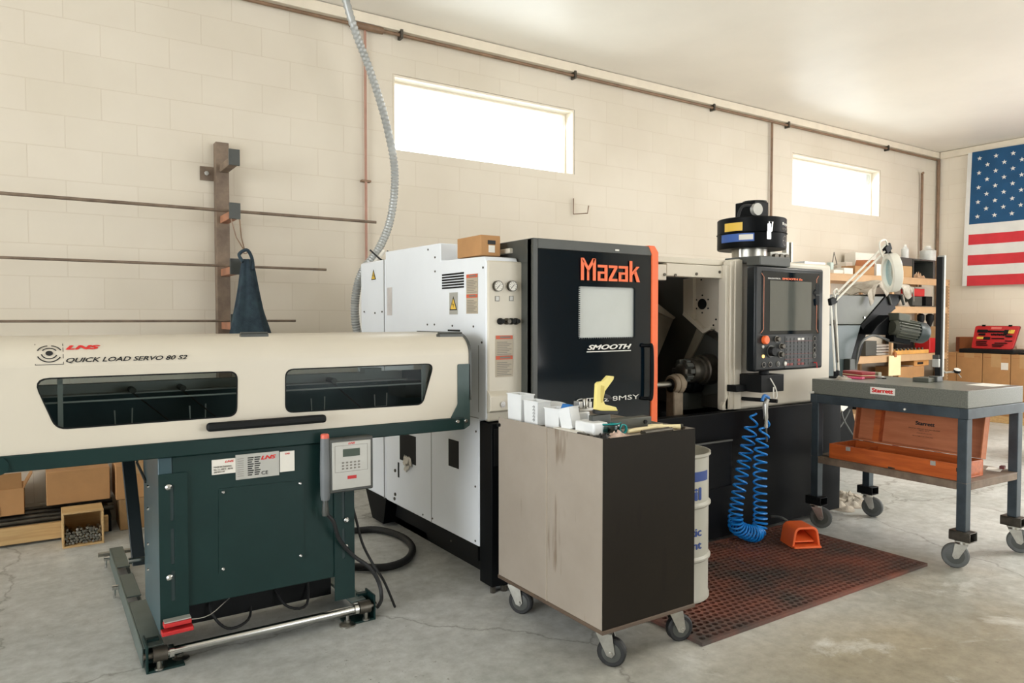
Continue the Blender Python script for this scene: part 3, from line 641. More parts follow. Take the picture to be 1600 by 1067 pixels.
MB().tube([(hx, 2.895, PZ0-.08), fz(521, 815, 2.9), fz(530, 842, 2.92), fz(552, 868, 2.94), fz(577, 886, 2.93), fz(592, 910, 2.93), at(596, 935, Y=2.93), at(590, 948, Z=.012)], .0085, 8, 6).build('pendant_cable', M_rub, t)
MB().tube([(1.15, 3.1, .6), fz(556, 810, 3.02), fz(566, 848, 3.0), fz(582, 880, 2.97), fz(600, 908, 2.95), at(617, 948, Z=.012)], .006, 8, 6).build('sensor_cable', M_rub, t)
# thick black hose on the floor
b = MB(); pts = [at(x, y, Z=.03) for x, y in ((420, 838), (490, 832), (548, 828), (590, 826), (626, 836), (644, 853), (636, 872), (604, 884), (560, 884), (500, 880), (440, 874))]
b.tube([q_-V(0, 0, .006) for q_ in pts], .020, 12, 8)
tag(b.build('floor_hose', M_rub), 'thick black hose looping on the floor between the feeder and the lathe', 'hose')
# ------------------------------------------------------------------ lathe
t = thing('turning_centre', 'large white CNC lathe with gloss black sliding door and orange edge', 'lathe', (3.2, 3.6, 0)); CNC = t
XA = 1.82
def g(px, py, Y): p = at(px, py, Y=Y); return (p.x, p.z)
# left end: enclosure box profile in Y/Z, pushed along X
def yz(px, py, X=XA): p = at(px, py, X=X); return (p.y, p.z)
b = MB()
b.prism([(XA, y, z) for y, z in ((3.07, .83), (3.0, .84), (3.0, 1.60), (3.02, 1.632), (3.47, 1.64), (3.47, 1.735), (4.20, 1.745), (4.20, .2), (3.07, .2))], (.19, 0, 0))
body = b.build('left_enclosure', M_white, t, .006)
b = MB(); b.prism([(XA+.004, y, z) for y, z in ((4.205, 1.70), (4.62, 1.70), (4.62, .2), (4.205, .2))], (.19, 0, 0)); b.build('rear_enclosure', M_white, t, .01)
# inclined recess below: white skirt ends at .2, black base under it
MB().box(XA+.1, 4.50, 3.25, 4.45, .06, .75).box(1.95, 2.3, 3.15, 4.7, .0, .2).box(1.95, 2.2, 3.9, 4.75, 0, .3).box(2.5, 4.3, 3.1, 4.3, 0, .1).build('machine_base', M_dark, t)
MB().prism([(XA+.02, 4.25, .2), (XA+.02, 4.60, .2), (XA+.02, 4.48, .02), (XA+.02, 4.3, .02)], (.12, 0, 0)).build('base_foot', M_black, t)
# front pillar face (cream)
fp = MB().box(XA+.006, 2.06, 2.992, 3.03, .83, 1.612).build('front_pillar', M_cream, t, .010)
MB().prism([(XA+.004, 3.0, .87), (XA+.004, 2.965, .885), (XA+.004, 2.965, .955), (XA+.004, 3.0, .985)], (.11, 0, 0)).build('pillar_step', M_cream, fp, .003)
MB().cyl((XA+.07, 2.965, .915), (XA+.07, 2.955, .915), .014, 14).build('push_lock', M_chrome, fp)
for px in (777, 799):
    p = g(px, 447, 2.99); r = .0265
    gg = MB().cyl((p[0], 2.992, p[1]), (p[0], 2.975, p[1]), r, 28).build('pressure_gauge', M_steelD, fp)
    MB().cyl((p[0], 2.9755, p[1]), (p[0], 2.9735, p[1]), r-.004, 28).build('dial', M_paper, gg)
    b = MB(); b.obox((p[0]-.003, 2.973, p[1]-.003), (1, 0, 1), (0, 1, 0), (-1, 0, 1), .014, .0006, .0011)
    for k in range(9):
        a = math.radians(-45+k*33.75); b.obox((p[0]+.018*math.cos(a), 2.973, p[1]+.018*math.sin(a)), (math.cos(a), 0, math.sin(a)), (0, 1, 0), (-math.sin(a), 0, math.cos(a)), .003, .0006, .0007)
    b.build('needle', M_ink, gg)
    s = MB().box(p[0]-.012, p[0]+.012, 2.989, 2.993, p[1]-.073, p[1]-.048).build('gauge_plate', M_inkg, fp)
    MB().box(p[0]-.009, p[0]+.009, 2.988, 2.9895, p[1]-.070, p[1]-.051).build('plate_face', M_silver, s)
for px in (782, 792, 799, 806):
    p = g(px, 502, 2.985); MB().lathe([(.016, 0), (.016, .012), (.011, .02), (.011, .032)], (p[0], 2.992, p[1]), (0, -1, 0), 16).build('connector_cap', M_dark if px != 792 else M_steelD, fp)
def warnlabel(x0, y0, x1, y1, par, Y=None, X=None, hh=.18, hcol=mat('label_orange', (196, 84, 52), .5, var=0), paper=mat('label_tan', (176, 164, 144), .5, var=.02)):
    if Y is not None:
        a = at(x0, y0, Y=Y); c = at(x1, y1, Y=Y); mk = lambda u0, u1, v0, v1, d: (a.x+(c.x-a.x)*u0, a.x+(c.x-a.x)*u1, Y-.002-d, Y+.002, c.z+(a.z-c.z)*v0, c.z+(a.z-c.z)*v1)
    else:
        a = at(x0, y0, X=X); c = at(x1, y1, X=X); mk = lambda u0, u1, v0, v1, d: (X-.002-d, X+.002, a.y+(c.y-a.y)*u0, a.y+(c.y-a.y)*u1, c.z+(a.z-c.z)*v0, c.z+(a.z-c.z)*v1)
    o = MB().box(*mk(0, 1, 0, 1, 0)).build('warning_label', paper, par)
    MB().box(*mk(0.02, .98, 1-hh, .99, .0008)).build('label_header', hcol, o)
    b = MB()
    for k in range(8):
        v = (1-hh)*(.1+.1*k); b.box(*mk(.08, .92-.25*((k*5) % 3)/2, v, v+.03, .0008))
    b.box(*mk(.25, .85, 1-hh*.72, 1-hh*.3, .0012)); b.build('printed_lines', M_inkg, o)
    return o
warnlabel(774, 524, 801, 556, fp, Y=2.991); warnlabel(774, 556, 801, 588, fp, Y=2.991)
warnlabel(729, 429, 747, 459, body, X=XA); warnlabel(729, 460, 747, 490, body, X=XA)
def vents(x0, y0, x1, y1, n, par, X):
    b = MB(); a = at(x0, y0, X=X); c = at(x1, y1, X=X)
    for k in range(n):
        z = a.z+(c.z-a.z)*k/(n-1); b.box(X-.002, X+.002, a.y, c.y, z-.0045, z+.0045)
    b.build('vent_slots', M_dark, par)
vents(691, 430, 725, 448, 6, body, XA); vents(700, 516, 719, 524, 3, body, XA)
def tri(px, py, s, par, X, back=True):
    p = at(px, py, X=X); 
    if back: MB().box(X-.0022, X+.001, p.y-s*1.1, p.y+s*1.1, p.z-s*1.35, p.z+s*1.5).build('hazard_sticker', M_silver, par)
    o = MB().prism([(X-.001, p.y+s, p.z-s*.8), (X-.001, p.y-s, p.z-s*.8), (X-.001, p.y, p.z+s)], (-.002, 0, 0)).build('hazard_sign', M_ink, par)
    MB().prism([(X-.0025, p.y+s*.76, p.z-s*.66), (X-.0025, p.y-s*.76, p.z-s*.66), (X-.0025, p.y, p.z+s*.68)], (-.0012, 0, 0)).build('hazard_face', M_yel, o)
    MB().prism([(X-.003, p.y+s*.05, p.z+s*.3), (X-.003, p.y+s*.2, p.z-s*.15), (X-.003, p.y, p.z-s*.1), (X-.003, p.y-s*.05, p.z-s*.5), (X-.003, p.y-s*.15, p.z), (X-.003, p.y, p.z-s*.02)], (-.0015, 0, 0)).build('bolt_symbol', M_ink, o)
tri(709, 475, .040, body, XA); tri(584, 430, .036, body, XA+.004, False)
p = at(609, 471, X=XA); MB().box(XA-.002, XA+.001, p.y-.035, p.y+.035, p.z-.085, p.z+.085).build('blank_label', mat('faded_label', (206, 200, 196), .5), body)
b = MB()
for px, py in ((669, 390), (680, 402), (680, 424), (755, 418), (668, 507), (679, 507), (707, 509), (740, 510), (753, 535), (569, 487), (586, 489), (597, 487), (744, 674), (743, 760), (743, 845), (661, 804), (676, 810), (705, 845)):
    p = at(px, py, X=XA); b.cyl((XA-.003, p.y, p.z), (XA+.001, p.y, p.z), .0055, 8)
b.build('panel_screws', M_steelD, body)
# seams of the end panels
b = MB()
for px in (600, 674): p = at(px, 690, X=XA); b.box(XA-.0015, XA+.001, p.y-.0025, p.y+.0025, .2, .84)
p = at(600, 450, X=XA); b.box(XA-.0015, XA+.001, p.y-.002, p.y+.002, .84, 1.70)
b.box(XA-.0015, XA+.001, 3.07, 4.2, .838, .842)
p = at(748, 600, X=XA); b.box(XA-.0015, XA+.001, p.y-.0015, p.y+.0015, .87, 1.2)
b.build('panel_seam', mat('seam_grey', (150, 150, 148), .6), body)
# openings in the end panel
a = at(625, 680, X=XA); c = at(650, 727, X=XA)
hp = MB().box(XA-.0025, XA+.002, c.y, a.y, c.z, a.z+.02).build('cutout', M_dark, body)
pc = at(637, 712, X=XA); b = MB()
for k in range(7): b.obox((XA-.006, pc.y+random.uniform(-.05, .05), pc.z-.045+random.uniform(-.02, .03)), (random.random(), random.random(), 1), (0, 1, .3), (1, 0, 0), .025, .018, .004)
b.build('foil_scrap', M_alu, hp)
a = at(701, 685, X=XA); c = at(717, 733, X=XA); MB().box(XA-.0025, XA+.002, c.y, a.y, c.z, a.z).build('cutout', M_dark, body, .004)
a = at(622, 722, X=XA); c = at(624, 746, X=XA); MB().box(XA-.0025, XA+.002, c.y, a.y, c.z, a.z).build('cutout', M_dark, body)
for px, py in ((618, 735), (618, 772), (617, 779)):
    p = at(px, py, X=XA); MB().cyl((XA-.006, p.y, p.z), (XA, p.y, p.z), .01, 10).build('port', M_steelD, body)
# black leg cover under the pillar
lc = MB().box(XA+.005, 1.92, 2.955, 3.07, .03, .825).build('leg_cover', M_black, t, .003)
MB().box(XA+.015, 1.90, 2.95, 2.957, .62, .80).build('cable_recess', M_dark, lc)
MB().tube([(1.885, 2.945, .78), (1.885, 2.94, .7), (1.885, 2.945, .63)], .007, 8, 4).build('cable', M_steelD, lc)
MB().cyl((1.84, 2.97, 0), (1.84, 2.97, .04), .014, 8).build('levelling_foot', M_steelD, lc)
MB().cyl((1.90, 2.965, 0), (1.90, 2.965, .03), .018, 8).build('levelling_foot', M_steelD, lc)
# sliding door
DY = 2.89; DX0 = 2.02; DX1 = 2.855; DZ0, DZ1 = .785, 1.722
MB().box(DX0, DX1-.05, DY+.012, 3.32, 1.60, DZ1).box(DX0, DX0+.02, DY+.012, 3.32, .79, 1.61).build('door_housing', M_charc, t, .004)
dr = MB().box(DX0, DX0+.028, DY, DY+.05, DZ0, DZ1).box(DX0+.028, DX1-.05, DY, DY+.05, 1.672, DZ1).box(DX0+.028, DX1-.05, DY, DY+.05, DZ0-.03, DZ0).build('sliding_door', M_charc, t, .003)
wa = g(905, 447, DY); wc = g(993, 528, DY)
gp = plate('gloss_panel', rect(DX0+.028, DX1-.05, DZ0, 1.672), [roundpoly(rect(wa[0], wc[0], wc[1], wa[1]), .012)], (0, DY+.004, 0), XP, ZP, .012, M_gloss, dr)
MB().box(wa[0]-.02, wc[0]+.02, DY+.018, DY+.03, wc[1]-.02, wa[1]+.02).build('frosted_window', mat('frosted_window', (188, 192, 188), .25, var=.01, coat=.3), dr)
b = MB()
n = 26
for k in range(n+1):
    u = wa[0]+(wc[0]-wa[0])*k/n
    b.box(u-.003, u+.003, DY+.001, DY+.008, wc[1]-.0, wc[1]+.006)
    v = wc[1]+(wa[1]-wc[1])*k/n; b.box(wa[0]-.0, wa[0]+.007, DY+.001, DY+.008, v-.0025, v+.0025)
b.build('dotted_border', M_gloss, dr)
og = MB().prism([(DX1-.05, DY-.004, DZ0-.03), (DX1-.002, DY-.004, DZ0-.03), (DX1-.002, DY-.004, DZ1-.03), (DX1-.030, DY-.004, DZ1+.004), (DX1-.075, DY-.004, DZ1+.004), (DX1-.05, DY-.004, DZ1-.045)], (0, .06, 0)).build('orange_edge', M_orange, dr, .004)
q0 = g(1003, 540, DY)[1]; q1 = g(1003, 622, DY)[1]; hxx = g(1018, 580, DY-.03)[0]
MB().tube([(hxx-.045, DY+.005, q0), (hxx-.02, DY-.025, q0), (hxx, DY-.032, q0-.02), (hxx, DY-.032, q1+.02), (hxx-.02, DY-.025, q1), (hxx-.045, DY+.005, q1)], .010, 10, 5).build('door_handle', M_black, dr)
def ond(s, x0, y0, x1, y1, m, par, Y=DY, **k):
    a = g(x0, y0, Y); c = g(x1, y1, Y); zm = (a[1]); return text(s, (a[0], Y-.003, a[1]), XP, ZP, c[0]-a[0], c[1]-a[1], m, par, **k)
# maker's name in heavy squared letters
def glyphs(spec, ox, oz, sx, sz, Y, m, par, name='lettering', shear=0):
    b = MB()
    for poly in spec: b.prism([(ox+(x+shear*z)*sx, Y, oz+z*sz) for x, z in poly], (0, -.003, 0))
    return b.build(name, m, par)
def R_(x0, z0, x1, z1): return [(x0, z0), (x1, z0), (x1, z1), (x0, z1)]
MZ = []
# M
MZ += [[(0, 0), (.5, 0), (.5, 3.6), (0, 4.2)], [(0, 4.2), (.5, 4.2), (1.25, 2.6), (1.25, 1.6), (.45, 3.2)], [(2.5, 4.2), (2.0, 4.2), (1.25, 2.6), (1.25, 1.6), (2.1, 3.2)], R_(2.05, 0, 2.55, 4.1), R_(1.05, .0, 1.4, 1.9)]
def A_(x): return [R_(x, 2.55, x+1.7, 3.05), R_(x+1.2, 0, x+1.7, 2.6), R_(x, 0, x+.45, 1.8), R_(x+.4, 1.35, x+1.25, 1.8), R_(x+.4, 0, x+1.25, .45)]
MZ += A_(2.9)
MZ += [R_(4.85, 2.55, 6.4, 3.05), R_(4.85, 0, 6.4, .48), [(4.85, .45), (5.4, .45), (6.4, 2.58), (5.85, 2.58)]]
MZ += A_(6.65)
MZ += [R_(8.65, 0, 9.15, 4.1), [(9.15, 1.3), (9.15, 1.95), (9.95, 3.05), (10.5, 3.05)], [(9.45, 2.0), (9.85, 2.35), (10.6, 0), (10.0, 0)]]
a = g(907, 437, DY); c = g(999, 440, DY); a1 = g(907, 402, DY)
glyphs(MZ, a[0], a[1]-.002, (c[0]-a[0])/10.6, (a1[1]-a[1])/4.2, DY-.002, M_orange, gp)
a = g(917, 548, DY); c = g(986, 536, DY)
text('SMOOTH', (a[0], DY-.003, a[1]+.004), XP, ZP, (c[0]-a[0])*1.0, .026, M_inkw, gp, shear=.35, bold=.04)
MB().prism([(a[0]-.004, DY-.002, a[1]-.008), (c[0]-.005, DY-.002, a[1]-.008), (c[0]-.003, DY-.002, a[1]-.003), (a[0]-.002, DY-.002, a[1]-.003)], (0, -.002, 0)).build('underline', M_inkw, gp)
a = g(900, 631, DY); c = g(998, 617, DY)
text('QT-Ez 8MSY', (a[0], DY-.003, g(950, 628, DY)[1]), XP, ZP, c[0]-a[0], .029, M_inkw, gp)
p = g(964, 395, DY); MB().box(p[0]-.012, p[0]+.012, DY-.004, DY+.002, 1.685, 1.693).build('top_catch', M_paper, dr)
# front tray / lower apron
ap_ = MB().box(2.0, 4.60, 2.905, 2.93, .03, .772).box(4.585, 4.60, 2.93, 4.3, .03, .772).box(2.0, 4.6, 2.93, 3.0, .755, .768).build('front_apron', M_black, t, .003)
a = g(1090, 692, 2.9); c = g(1137, 757, 2.9)
dw = MB().box(a[0]-.12, c[0], 2.87, 2.905, c[1], a[1]).build('chip_drawer', M_black, t, .004)
MB().box(a[0]-.1, c[0]-.004, 2.862, 2.872, a[1]-.006, a[1]+.004).build('drawer_edge', M_charc, dw)
# right hand enclosure
RX0 = 3.50; RX1 = 4.57; RY = 2.97
rb_ = MB().box(RX0+.12, RX1, RY, 4.25, .765, 1.70).build('right_enclosure', M_cream, t, .022, 3)
MB().box(RX0, RX0+.03, RY+.0, RY+.06, .775, 1.655).box(RX0+.03, RX0+.06, RY-.012, RY+.05, .775, 1.68).box(RX0+.06, RX0+.125, RY-.02, RY+.08, .775, 1.69).build('door_jamb', M_cream, t, .005)
MB().box(2.84, RX0+.06, RY+.06, RY+.14, 1.655, 1.69).box(2.84, 3.03, RY+.03, RY+.09, 1.55, 1.64).box(3.03, RX0+.02, RY+.03, RY+.10, 1.575, 1.65).box(2.0, RX0+.05, RY+.10, 3.75, 1.66, 1.685).build('top_rail', M_cream, t, .005)
b = MB()
for px, py in ((1055, 430), (1088, 428), (1124, 425), (1038, 429)):
    p = g(px, py, RY+.03); b.cyl((p[0], RY+.03, p[1]), (p[0], RY+.024, p[1]), .009, 10)
b.build('rail_screws', M_steelD, t)
MB().prism([(RX0-.02, RY+.0, .775), (RX0+.1, RY, .775), (RX0+.1, RY, .90), (RX0+.03, RY, .86), (RX0-.02, RY, .80)], (0, .03, 0)).build('jamb_foot', M_cream, t, .003)
# rear housing
MB().box(2.02, 4.2, 3.95, 4.62, .2, 1.66).build('rear_housing', M_white, t, .01)
MB().box(2.05, 3.5, 3.90, 3.94, .3, 1.64).box(3.60, 3.619, 2.99, 3.9, .765, 1.64).box(2.0, 3.6, 3.0, 3.9, .70, .72).box(2.02, 2.04, 3.05, 3.9, .75, 1.6).build('cabin_lining', mat('lining_grey', (62, 60, 54), .4), t)
# inside the cabin
def poly(name, pts, Y, d, m, par=t, bevel=.003):
    return MB().prism([(*(lambda p: (p.x, Y, p.z))(at(x, y, Y=Y)),) for x, y in pts], (0, d, 0)).build(name, m, par, bevel)
WX = 3.598
def wpoly(name, pts, X, d, m, par=t, bevel=.002):
    return MB().prism([(*(lambda p: (X, p.y, p.z))(at(x, y, X=X)),) for x, y in pts], (d, 0, 0)).build(name, m, par, bevel)
hs = wpoly('headstock_cover', [(1083, 434), (1136, 428), (1136, 530), (1111, 512), (1098, 517), (1083, 505)], WX-.01, .008, M_cream)
wpoly('cover_return', [(1067.5, 436), (1083, 434), (1083, 505), (1067.5, 489)], WX-.04, .03, M_cream, hs)
p = at(1097.6, 475, X=WX-.01); MB().cyl((WX-.009, p.y, p.z), (WX-.016, p.y, p.z), .034, 26).build('port', M_dark, hs)
b = MB()
for k in range(6):
    a_ = PI/2+k*PI/3; b.cyl((WX-.010, p.y+.056*math.cos(a_), p.z+.056*math.sin(a_)), (WX-.014, p.y+.056*math.cos(a_), p.z+.056*math.sin(a_)), .0055, 8)
for px, py in ((1119, 499), (1115, 508), (1070, 438), (1096, 437)):
    q = at(px, py, X=WX-.01); b.cyl((WX-.010, q.y, q.z), (WX-.014, q.y, q.z), .006, 8)
b.build('screws', M_ink, hs)
wpoly('cover_ledge', [(1068, 486), (1098, 514), (1110, 510), (1111, 514), (1098, 521), (1066, 492)], WX-.05, .045, M_cream)
poly('way_cover', [(1010, 470), (1028, 478), (1053, 497), (1027, 561), (1010, 575)], 3.5, .1, mat('grey_beige', (128, 120, 104), .5))
poly('way_cover_edge', [(1010, 466), (1028, 474), (1056, 496), (1053, 499), (1010, 480)], 3.48, .1, mat('grey_beige2', (150, 142, 126), .5))
wpoly('slant_bed', [(1090, 510), (1101, 517), (1080, 561), (1068, 561)], WX-.02, .015, mat('grey_beige3', (140, 134, 118), .5))
wpoly('saddle_plate', [(1101, 520), (1136, 542), (1136, 612), (1100, 618), (1078, 566)], WX-.006, .004, M_charc)
wpoly('saddle_plate', [(1104, 514), (1133, 532), (1133, 541), (1102, 521)], WX-.03, .025, M_steelD)
poly('lower_guard', [(1062, 615), (1128, 603), (1100, 645), (1040, 660)], 3.25, .03, M_charc)
poly('dark_wall', [(1000, 440), (1068, 440), (1068, 492), (1095, 520), (1075, 560), (1045, 640), (1000, 650)], 3.7, .05, mat('oily_dark', (58, 57, 52), .35))
p = at(1110, 577, X=WX); tx_ = at(1063, 574, Y=p.y).x; q = p; p = V(tx_, p.y, p.z); CHL = (WX-.002-tx_)/.26
ch = MB().lathe([(a_, b_*CHL) for a_, b_ in [(.03, -.01), (.045, 0), (.05, .05), (.075, .055), (.078, .09), (.07, .095), (.07, .14), (.082, .145), (.085, .165), (.095, .17), (.098, .26)]], p, XP, 28).build('tool_turret', M_steelD, t)
b = MB()
for k in range(10):
    a_ = k*2*PI/10; b.obox(p+V(.035+.02*(k % 2), .055*math.cos(a_), .055*math.sin(a_)), XP, (0, -math.sin(a_), math.cos(a_)), (0, math.cos(a_), math.sin(a_)), .035, .014, .016)
b.build('tool_holder', M_charc, ch, .003)
MB().lathe([(.02, 0), (.03, .01), (.03, .06), (.05, .07), (.05, .15*CHL)], V(p.x+.06, p.y+.05, p.z-.1), XP, 18).build('tool_holder', M_black, ch)
# steady arm with ring head
p = at(1058, 600, Y=3.12); M_iron = mat('cast_iron_beige', (142, 128, 108), .6, rgb2=(120, 106, 88), scale=20)
sa = MB().box(p.x-.045, p.x+.035, 3.10, 3.17, .72, p.z).build('support_arm', M_iron, t, .008)
MB().lathe([(.05, 0), (.056, .008), (.056, .03), (.062, .034), (.062, .07), (.055, .078), (.02, .08)], (p.x-.045, 3.13, p.z), XP, 30).build('ring_head', M_iron, sa)
MB().cyl((p.x-.05, 3.13, p.z), (p.x-.046, 3.13, p.z), .036, 22).build('bore', M_dark, sa)
MB().cyl((p.x-.3, 3.13, p.z), (p.x-.04, 3.13, p.z), .018, 16).build('shaft', M_steel, sa)
MB().lathe([(.034, 0), (.034, .03), (.012, .045)], (p.x+.035, 3.13, p.z), XP, 6).build('hex_nut', M_iron, sa)
# control panel arm and panel
CYP = 2.80
a = g(1180.5, 417, CYP); c = g(1291, 417, CYP); e = g(1179, 580, CYP)
px0, px1, pz0, pz1 = a[0]+.004, c[0]-.025, e[1]-.005, 1.645
cp = MB().box(px0, px1, CYP, CYP+.07, pz0, pz1).build('control_panel', mat('panel_charcoal', (24, 28, 30), .35, spec=.3), t, .014, 3)
def u(ux, uz): return (px0+(px1-px0)*ux, pz0+(pz1-pz0)*uz)
# fractional layout from the panel's face (u to the right, v up)
def prect(u0, v0, u1, v1, m, name, par, y=0, d=.003, bv=0):
    a = u(u0, v0); c = u(u1, v1); return MB().box(a[0], c[0], CYP-d-y, CYP+.001, a[1], c[1]).build(name, m, par, bv)
bz = prect(.085, .35, .93, .955, M_gloss, 'screen_bezel', cp, 0, .003, .004)
prect(.19, .385, .80, .865, mat('screen_glass', (70, 74, 70), .12, var=.03, scale=4, coat=.5), 'screen', bz, .0005, .004)
def seg(name, pts, m, par, w=.0022):
    MB().tube([V(u(*p)[0], CYP-.004, u(*p)[1]) for p in pts], w, 5).build(name, m, par)
seg('accent_line', [(.07, .93), (.105, .895), (.105, .40), (.07, .365)], mat('salmon_trim', (206, 136, 108), .4), cp)
seg('accent_line', [(.91, .93), (.88, .895), (.88, .86)], MATS['salmon_trim'], cp)
seg('accent_line', [(.885, .64), (.885, .40), (.91, .365)], MATS['salmon_trim'], cp)
prect(.87, .64, .925, .85, M_dark, 'port_cover', cp, 0, .004)
prect(.87, .735, .925, .745, M_charc, 'port_cover', cp, .001, .005)
x0, z0 = u(.16, .878); x1, z1 = u(.34, .892); text('MAZATROL', (x0, CYP-.0045, z0), XP, ZP, x1-x0, z1-z0, M_inkw, bz)
x0, z0 = u(.36, .876); x1, z1 = u(.66, .896); text('SMOOTH Ez', (x0, CYP-.0045, z0), XP, ZP, x1-x0, z1-z0, M_orange, bz, bold=.04)
def knob(uu, vv, r, h, m, name='knob', ring_=None):
    x, z = u(uu, vv); o = MB().lathe([(r*1.0, 0), (r, h*.8), (r*.85, h)], (x, CYP, z), (0, -1, 0), 22).build(name, m, cp)
    if ring_: MB().ring((x, CYP-.0035, z), (0, 1, 0), r*1.35, r*1.05, .003).build('dial_ring', ring_, o)
    return o
knob(.125, .30, .026, .022, M_orange, 'emergency_button')
knob(.215, .19, .028, .03, M_dark, 'jog_wheel', M_charc)
for uu, vv in ((.30, .305), (.365, .235), (.355, .155)):
    knob(uu, vv, .015, .022, M_steelD, 'selector_knob', M_inkg)
knob(.105, .235, .010, .005, M_silver, 'indicator'); knob(.11, .145, .010, .005, emis('amber_lamp', (250, 190, 110), 1.5), 'indicator_lamp')
for uu, m in ((.12, M_dark), (.21, M_dark), (.32, M_charc), (.425, M_inkw)): knob(uu, .065, .012, .006, m, 'push_button', M_inkg)
for vv, m in ((.30, M_dark), (.235, M_dark), (.185, M_dark), (.13, M_charc)): knob(.865, vv, .012, .006, m, 'push_button', M_inkg)
M_keyr = mat('key_red', (120, 40, 32), .5)
kf = prect(.42, .02, .83, .33, mat('key_field', (22, 25, 27), .4), 'key_field', cp, 0, .0015)
for r in range(8):
    for k in range(7):
        uu = .44+k*.055; vv = .045+r*.035
        m = M_keyr if (r == 0 and k in (0, 1, 3, 4)) or (r == 1 and k == 3) else (M_inkw if (r == 7 and k in (3, 4)) else mat('key_dark', (46, 48, 48), .5))
        prect(uu, vv, uu+.04, vv+.022, m, 'key', kf, .0005, .003)
for vv in (.28, .155, .105): prect(.42, vv, .83, vv+.0025, M_keyr, 'printed_line', kf, .001, .003)
x, z = u(.86, .06); MB().cyl((x, CYP, z), (x, CYP-.02, z), .003, 8).tube([(x, CYP-.02, z), (x+.003, CYP-.022, z-.035)], .0022, 6).build('key_with_tag', M_inkr, cp)
# support arms of the panel
a = g(1173, 397, 2.86); c = g(1220, 413, 2.86)
MB().box(a[0]+.01, a[0]+.30, 2.80, 2.90, 1.647, 1.705).box(a[0]+.05, a[0]+.30, 2.9, 3.1, 1.67, 1.71).build('upper_arm', M_charc, t, .006)
a = g(1181, 586, 2.83); c = g(1216, 610, 2.83)
MB().box(a[0]+.0, c[0], 2.79, 2.97, c[1]-.0, a[1]).box(a[0]-.09, c[0]-.05, 2.90, 2.98, c[1]+.0, c[1]+.04).cyl(((a[0]+c[0])/2-.02, 2.84, a[1]), ((a[0]+c[0])/2-.02, 2.84, pz0+.01), .03, 16).build('lower_arm', M_dark, t, .003)
MB().tube([((a[0]+c[0])/2-.03, 2.785, a[1]-.02), ((a[0]+c[0])/2+.01, 2.775, c[1]+.02), ((a[0]+c[0])/2+.02, 2.775, c[1]-.03), ((a[0]+c[0])/2-.01, 2.775, c[1]-.04), ((a[0]+c[0])/2-.005, 2.78, c[1]+.03)], .004, 6, 5).build('tie_strap', M_paper, t)
hkp = g(1172, 624, 2.9); MB().cyl((hkp[0], 2.96, hkp[1]), (hkp[0]+.06, 2.75, hkp[1]-.0), .012, 12).build('hose_peg', M_dark, t)
# box of controls on the roof (gauges and block behind the mist collector)
mcx_pre = at(1174, 380, Y=3.25).x; p = at(1198, 392, Y=3.3); p.x = max(p.x, mcx_pre+.13); gb = MB().box(p.x-.0, p.x+.20, 3.27, 3.34, 1.701, 1.80).build('valve_block', M_silver, t, .004)
for dx in (.04, .10, .16): MB().cyl((p.x+dx, 3.27, 1.765), (p.x+dx, 3.245, 1.765), .022, 16).build('gauge', M_steelD, gb)
p = at(1229, 400, Y=3.6); MB().box(p.x-.03, p.x+.0, 3.58, 3.62, 1.70, 1.93).box(p.x+.03, p.x+.05, 3.58, 3.62, 1.70, 1.93).build('roof_pipe', M_steel, t)
MB().box(p.x+.09, p.x+.36, 3.5, 3.75, 1.70, 1.78).build('roof_box', M_white, t, .004)

# ------------------------------------------------------------------ mist collector standing on the lathe
mp_ = at(1174, 380, Y=3.25); mcx, mcy = mp_.x+.0, 3.25
t = thing('mist_collector', 'black drum shaped mist collector with motor standing on the lathe roof', 'collector', (mcx, mcy, 1.70))
zb_, zt2 = at(1174, 384, Y=3.05).z, at(1174, 334, Y=3.05).z; Rm = .225
cn = MB().lathe([(Rm-.004, zb_), (Rm, zb_+.008), (Rm, (zb_+zt2)/2-.004), (Rm+.006, (zb_+zt2)/2), (Rm, (zb_+zt2)/2+.004), (Rm, zt2-.006), (Rm-.006, zt2)], (mcx, mcy, 0), ZP, 40).build('canister', M_black, t)
MB().cyl((mcx-.02, mcy, 1.703), (mcx-.02, mcy, zb_), .115, 28).cyl((mcx-.14, mcy-.02, 1.703), (mcx-.14, mcy-.02, zb_), .01, 8).build('duct', M_steel, t)
mo = MB().box(mcx-.085, mcx+.06, mcy-.09, mcy+.07, zt2, zt2+.115).cyl((mcx+.03, mcy, zt2), (mcx+.03, mcy, zt2+.12), .085, 20).build('motor', M_black, t, .006)
MB().lathe([(.075, 0), (.08, .008), (.04, .014)], (mcx+.03, mcy, zt2+.12), ZP, 20).build('fan_cowl', M_charc, mo)
MB().cyl((mcx-.075, mcy-.085, zt2+.055), (mcx-.08, mcy-.115, zt2+.055), .04, 22).build('junction_cap', M_silver, mo)
MB().tube([(mcx-.09, mcy-.08, zt2+.08), (mcx-.17, mcy-.06, zt2+.07), (mcx-.2, mcy-.05, zt2+.0)], .010, 8, 6).build('power_cable', M_rub, mo)
def cylmap(cx, cy, R, a0, z0):
    def f(a, b, c): th = a0+a/R; return V(cx+(R+.001+c)*math.sin(th), cy-(R+.001+c)*math.cos(th), z0+b)
    return f
def wrap(cx, cy, R, a0, a1, z0, z1, m, par, name='sticker', n=12, off=.001):
    b = MB(); vs = []
    for i in range(n+1):
        th = a0+(a1-a0)*i/n
        for z in (z0, z1): vs.append(V(cx+(R+off)*math.sin(th), cy-(R+off)*math.cos(th), z))
    b._add(vs, [(2*i, 2*i+2, 2*i+3, 2*i+1) for i in range(n)]); return b.build(name, m, par, fixn=False)
hz = zt2-zb_
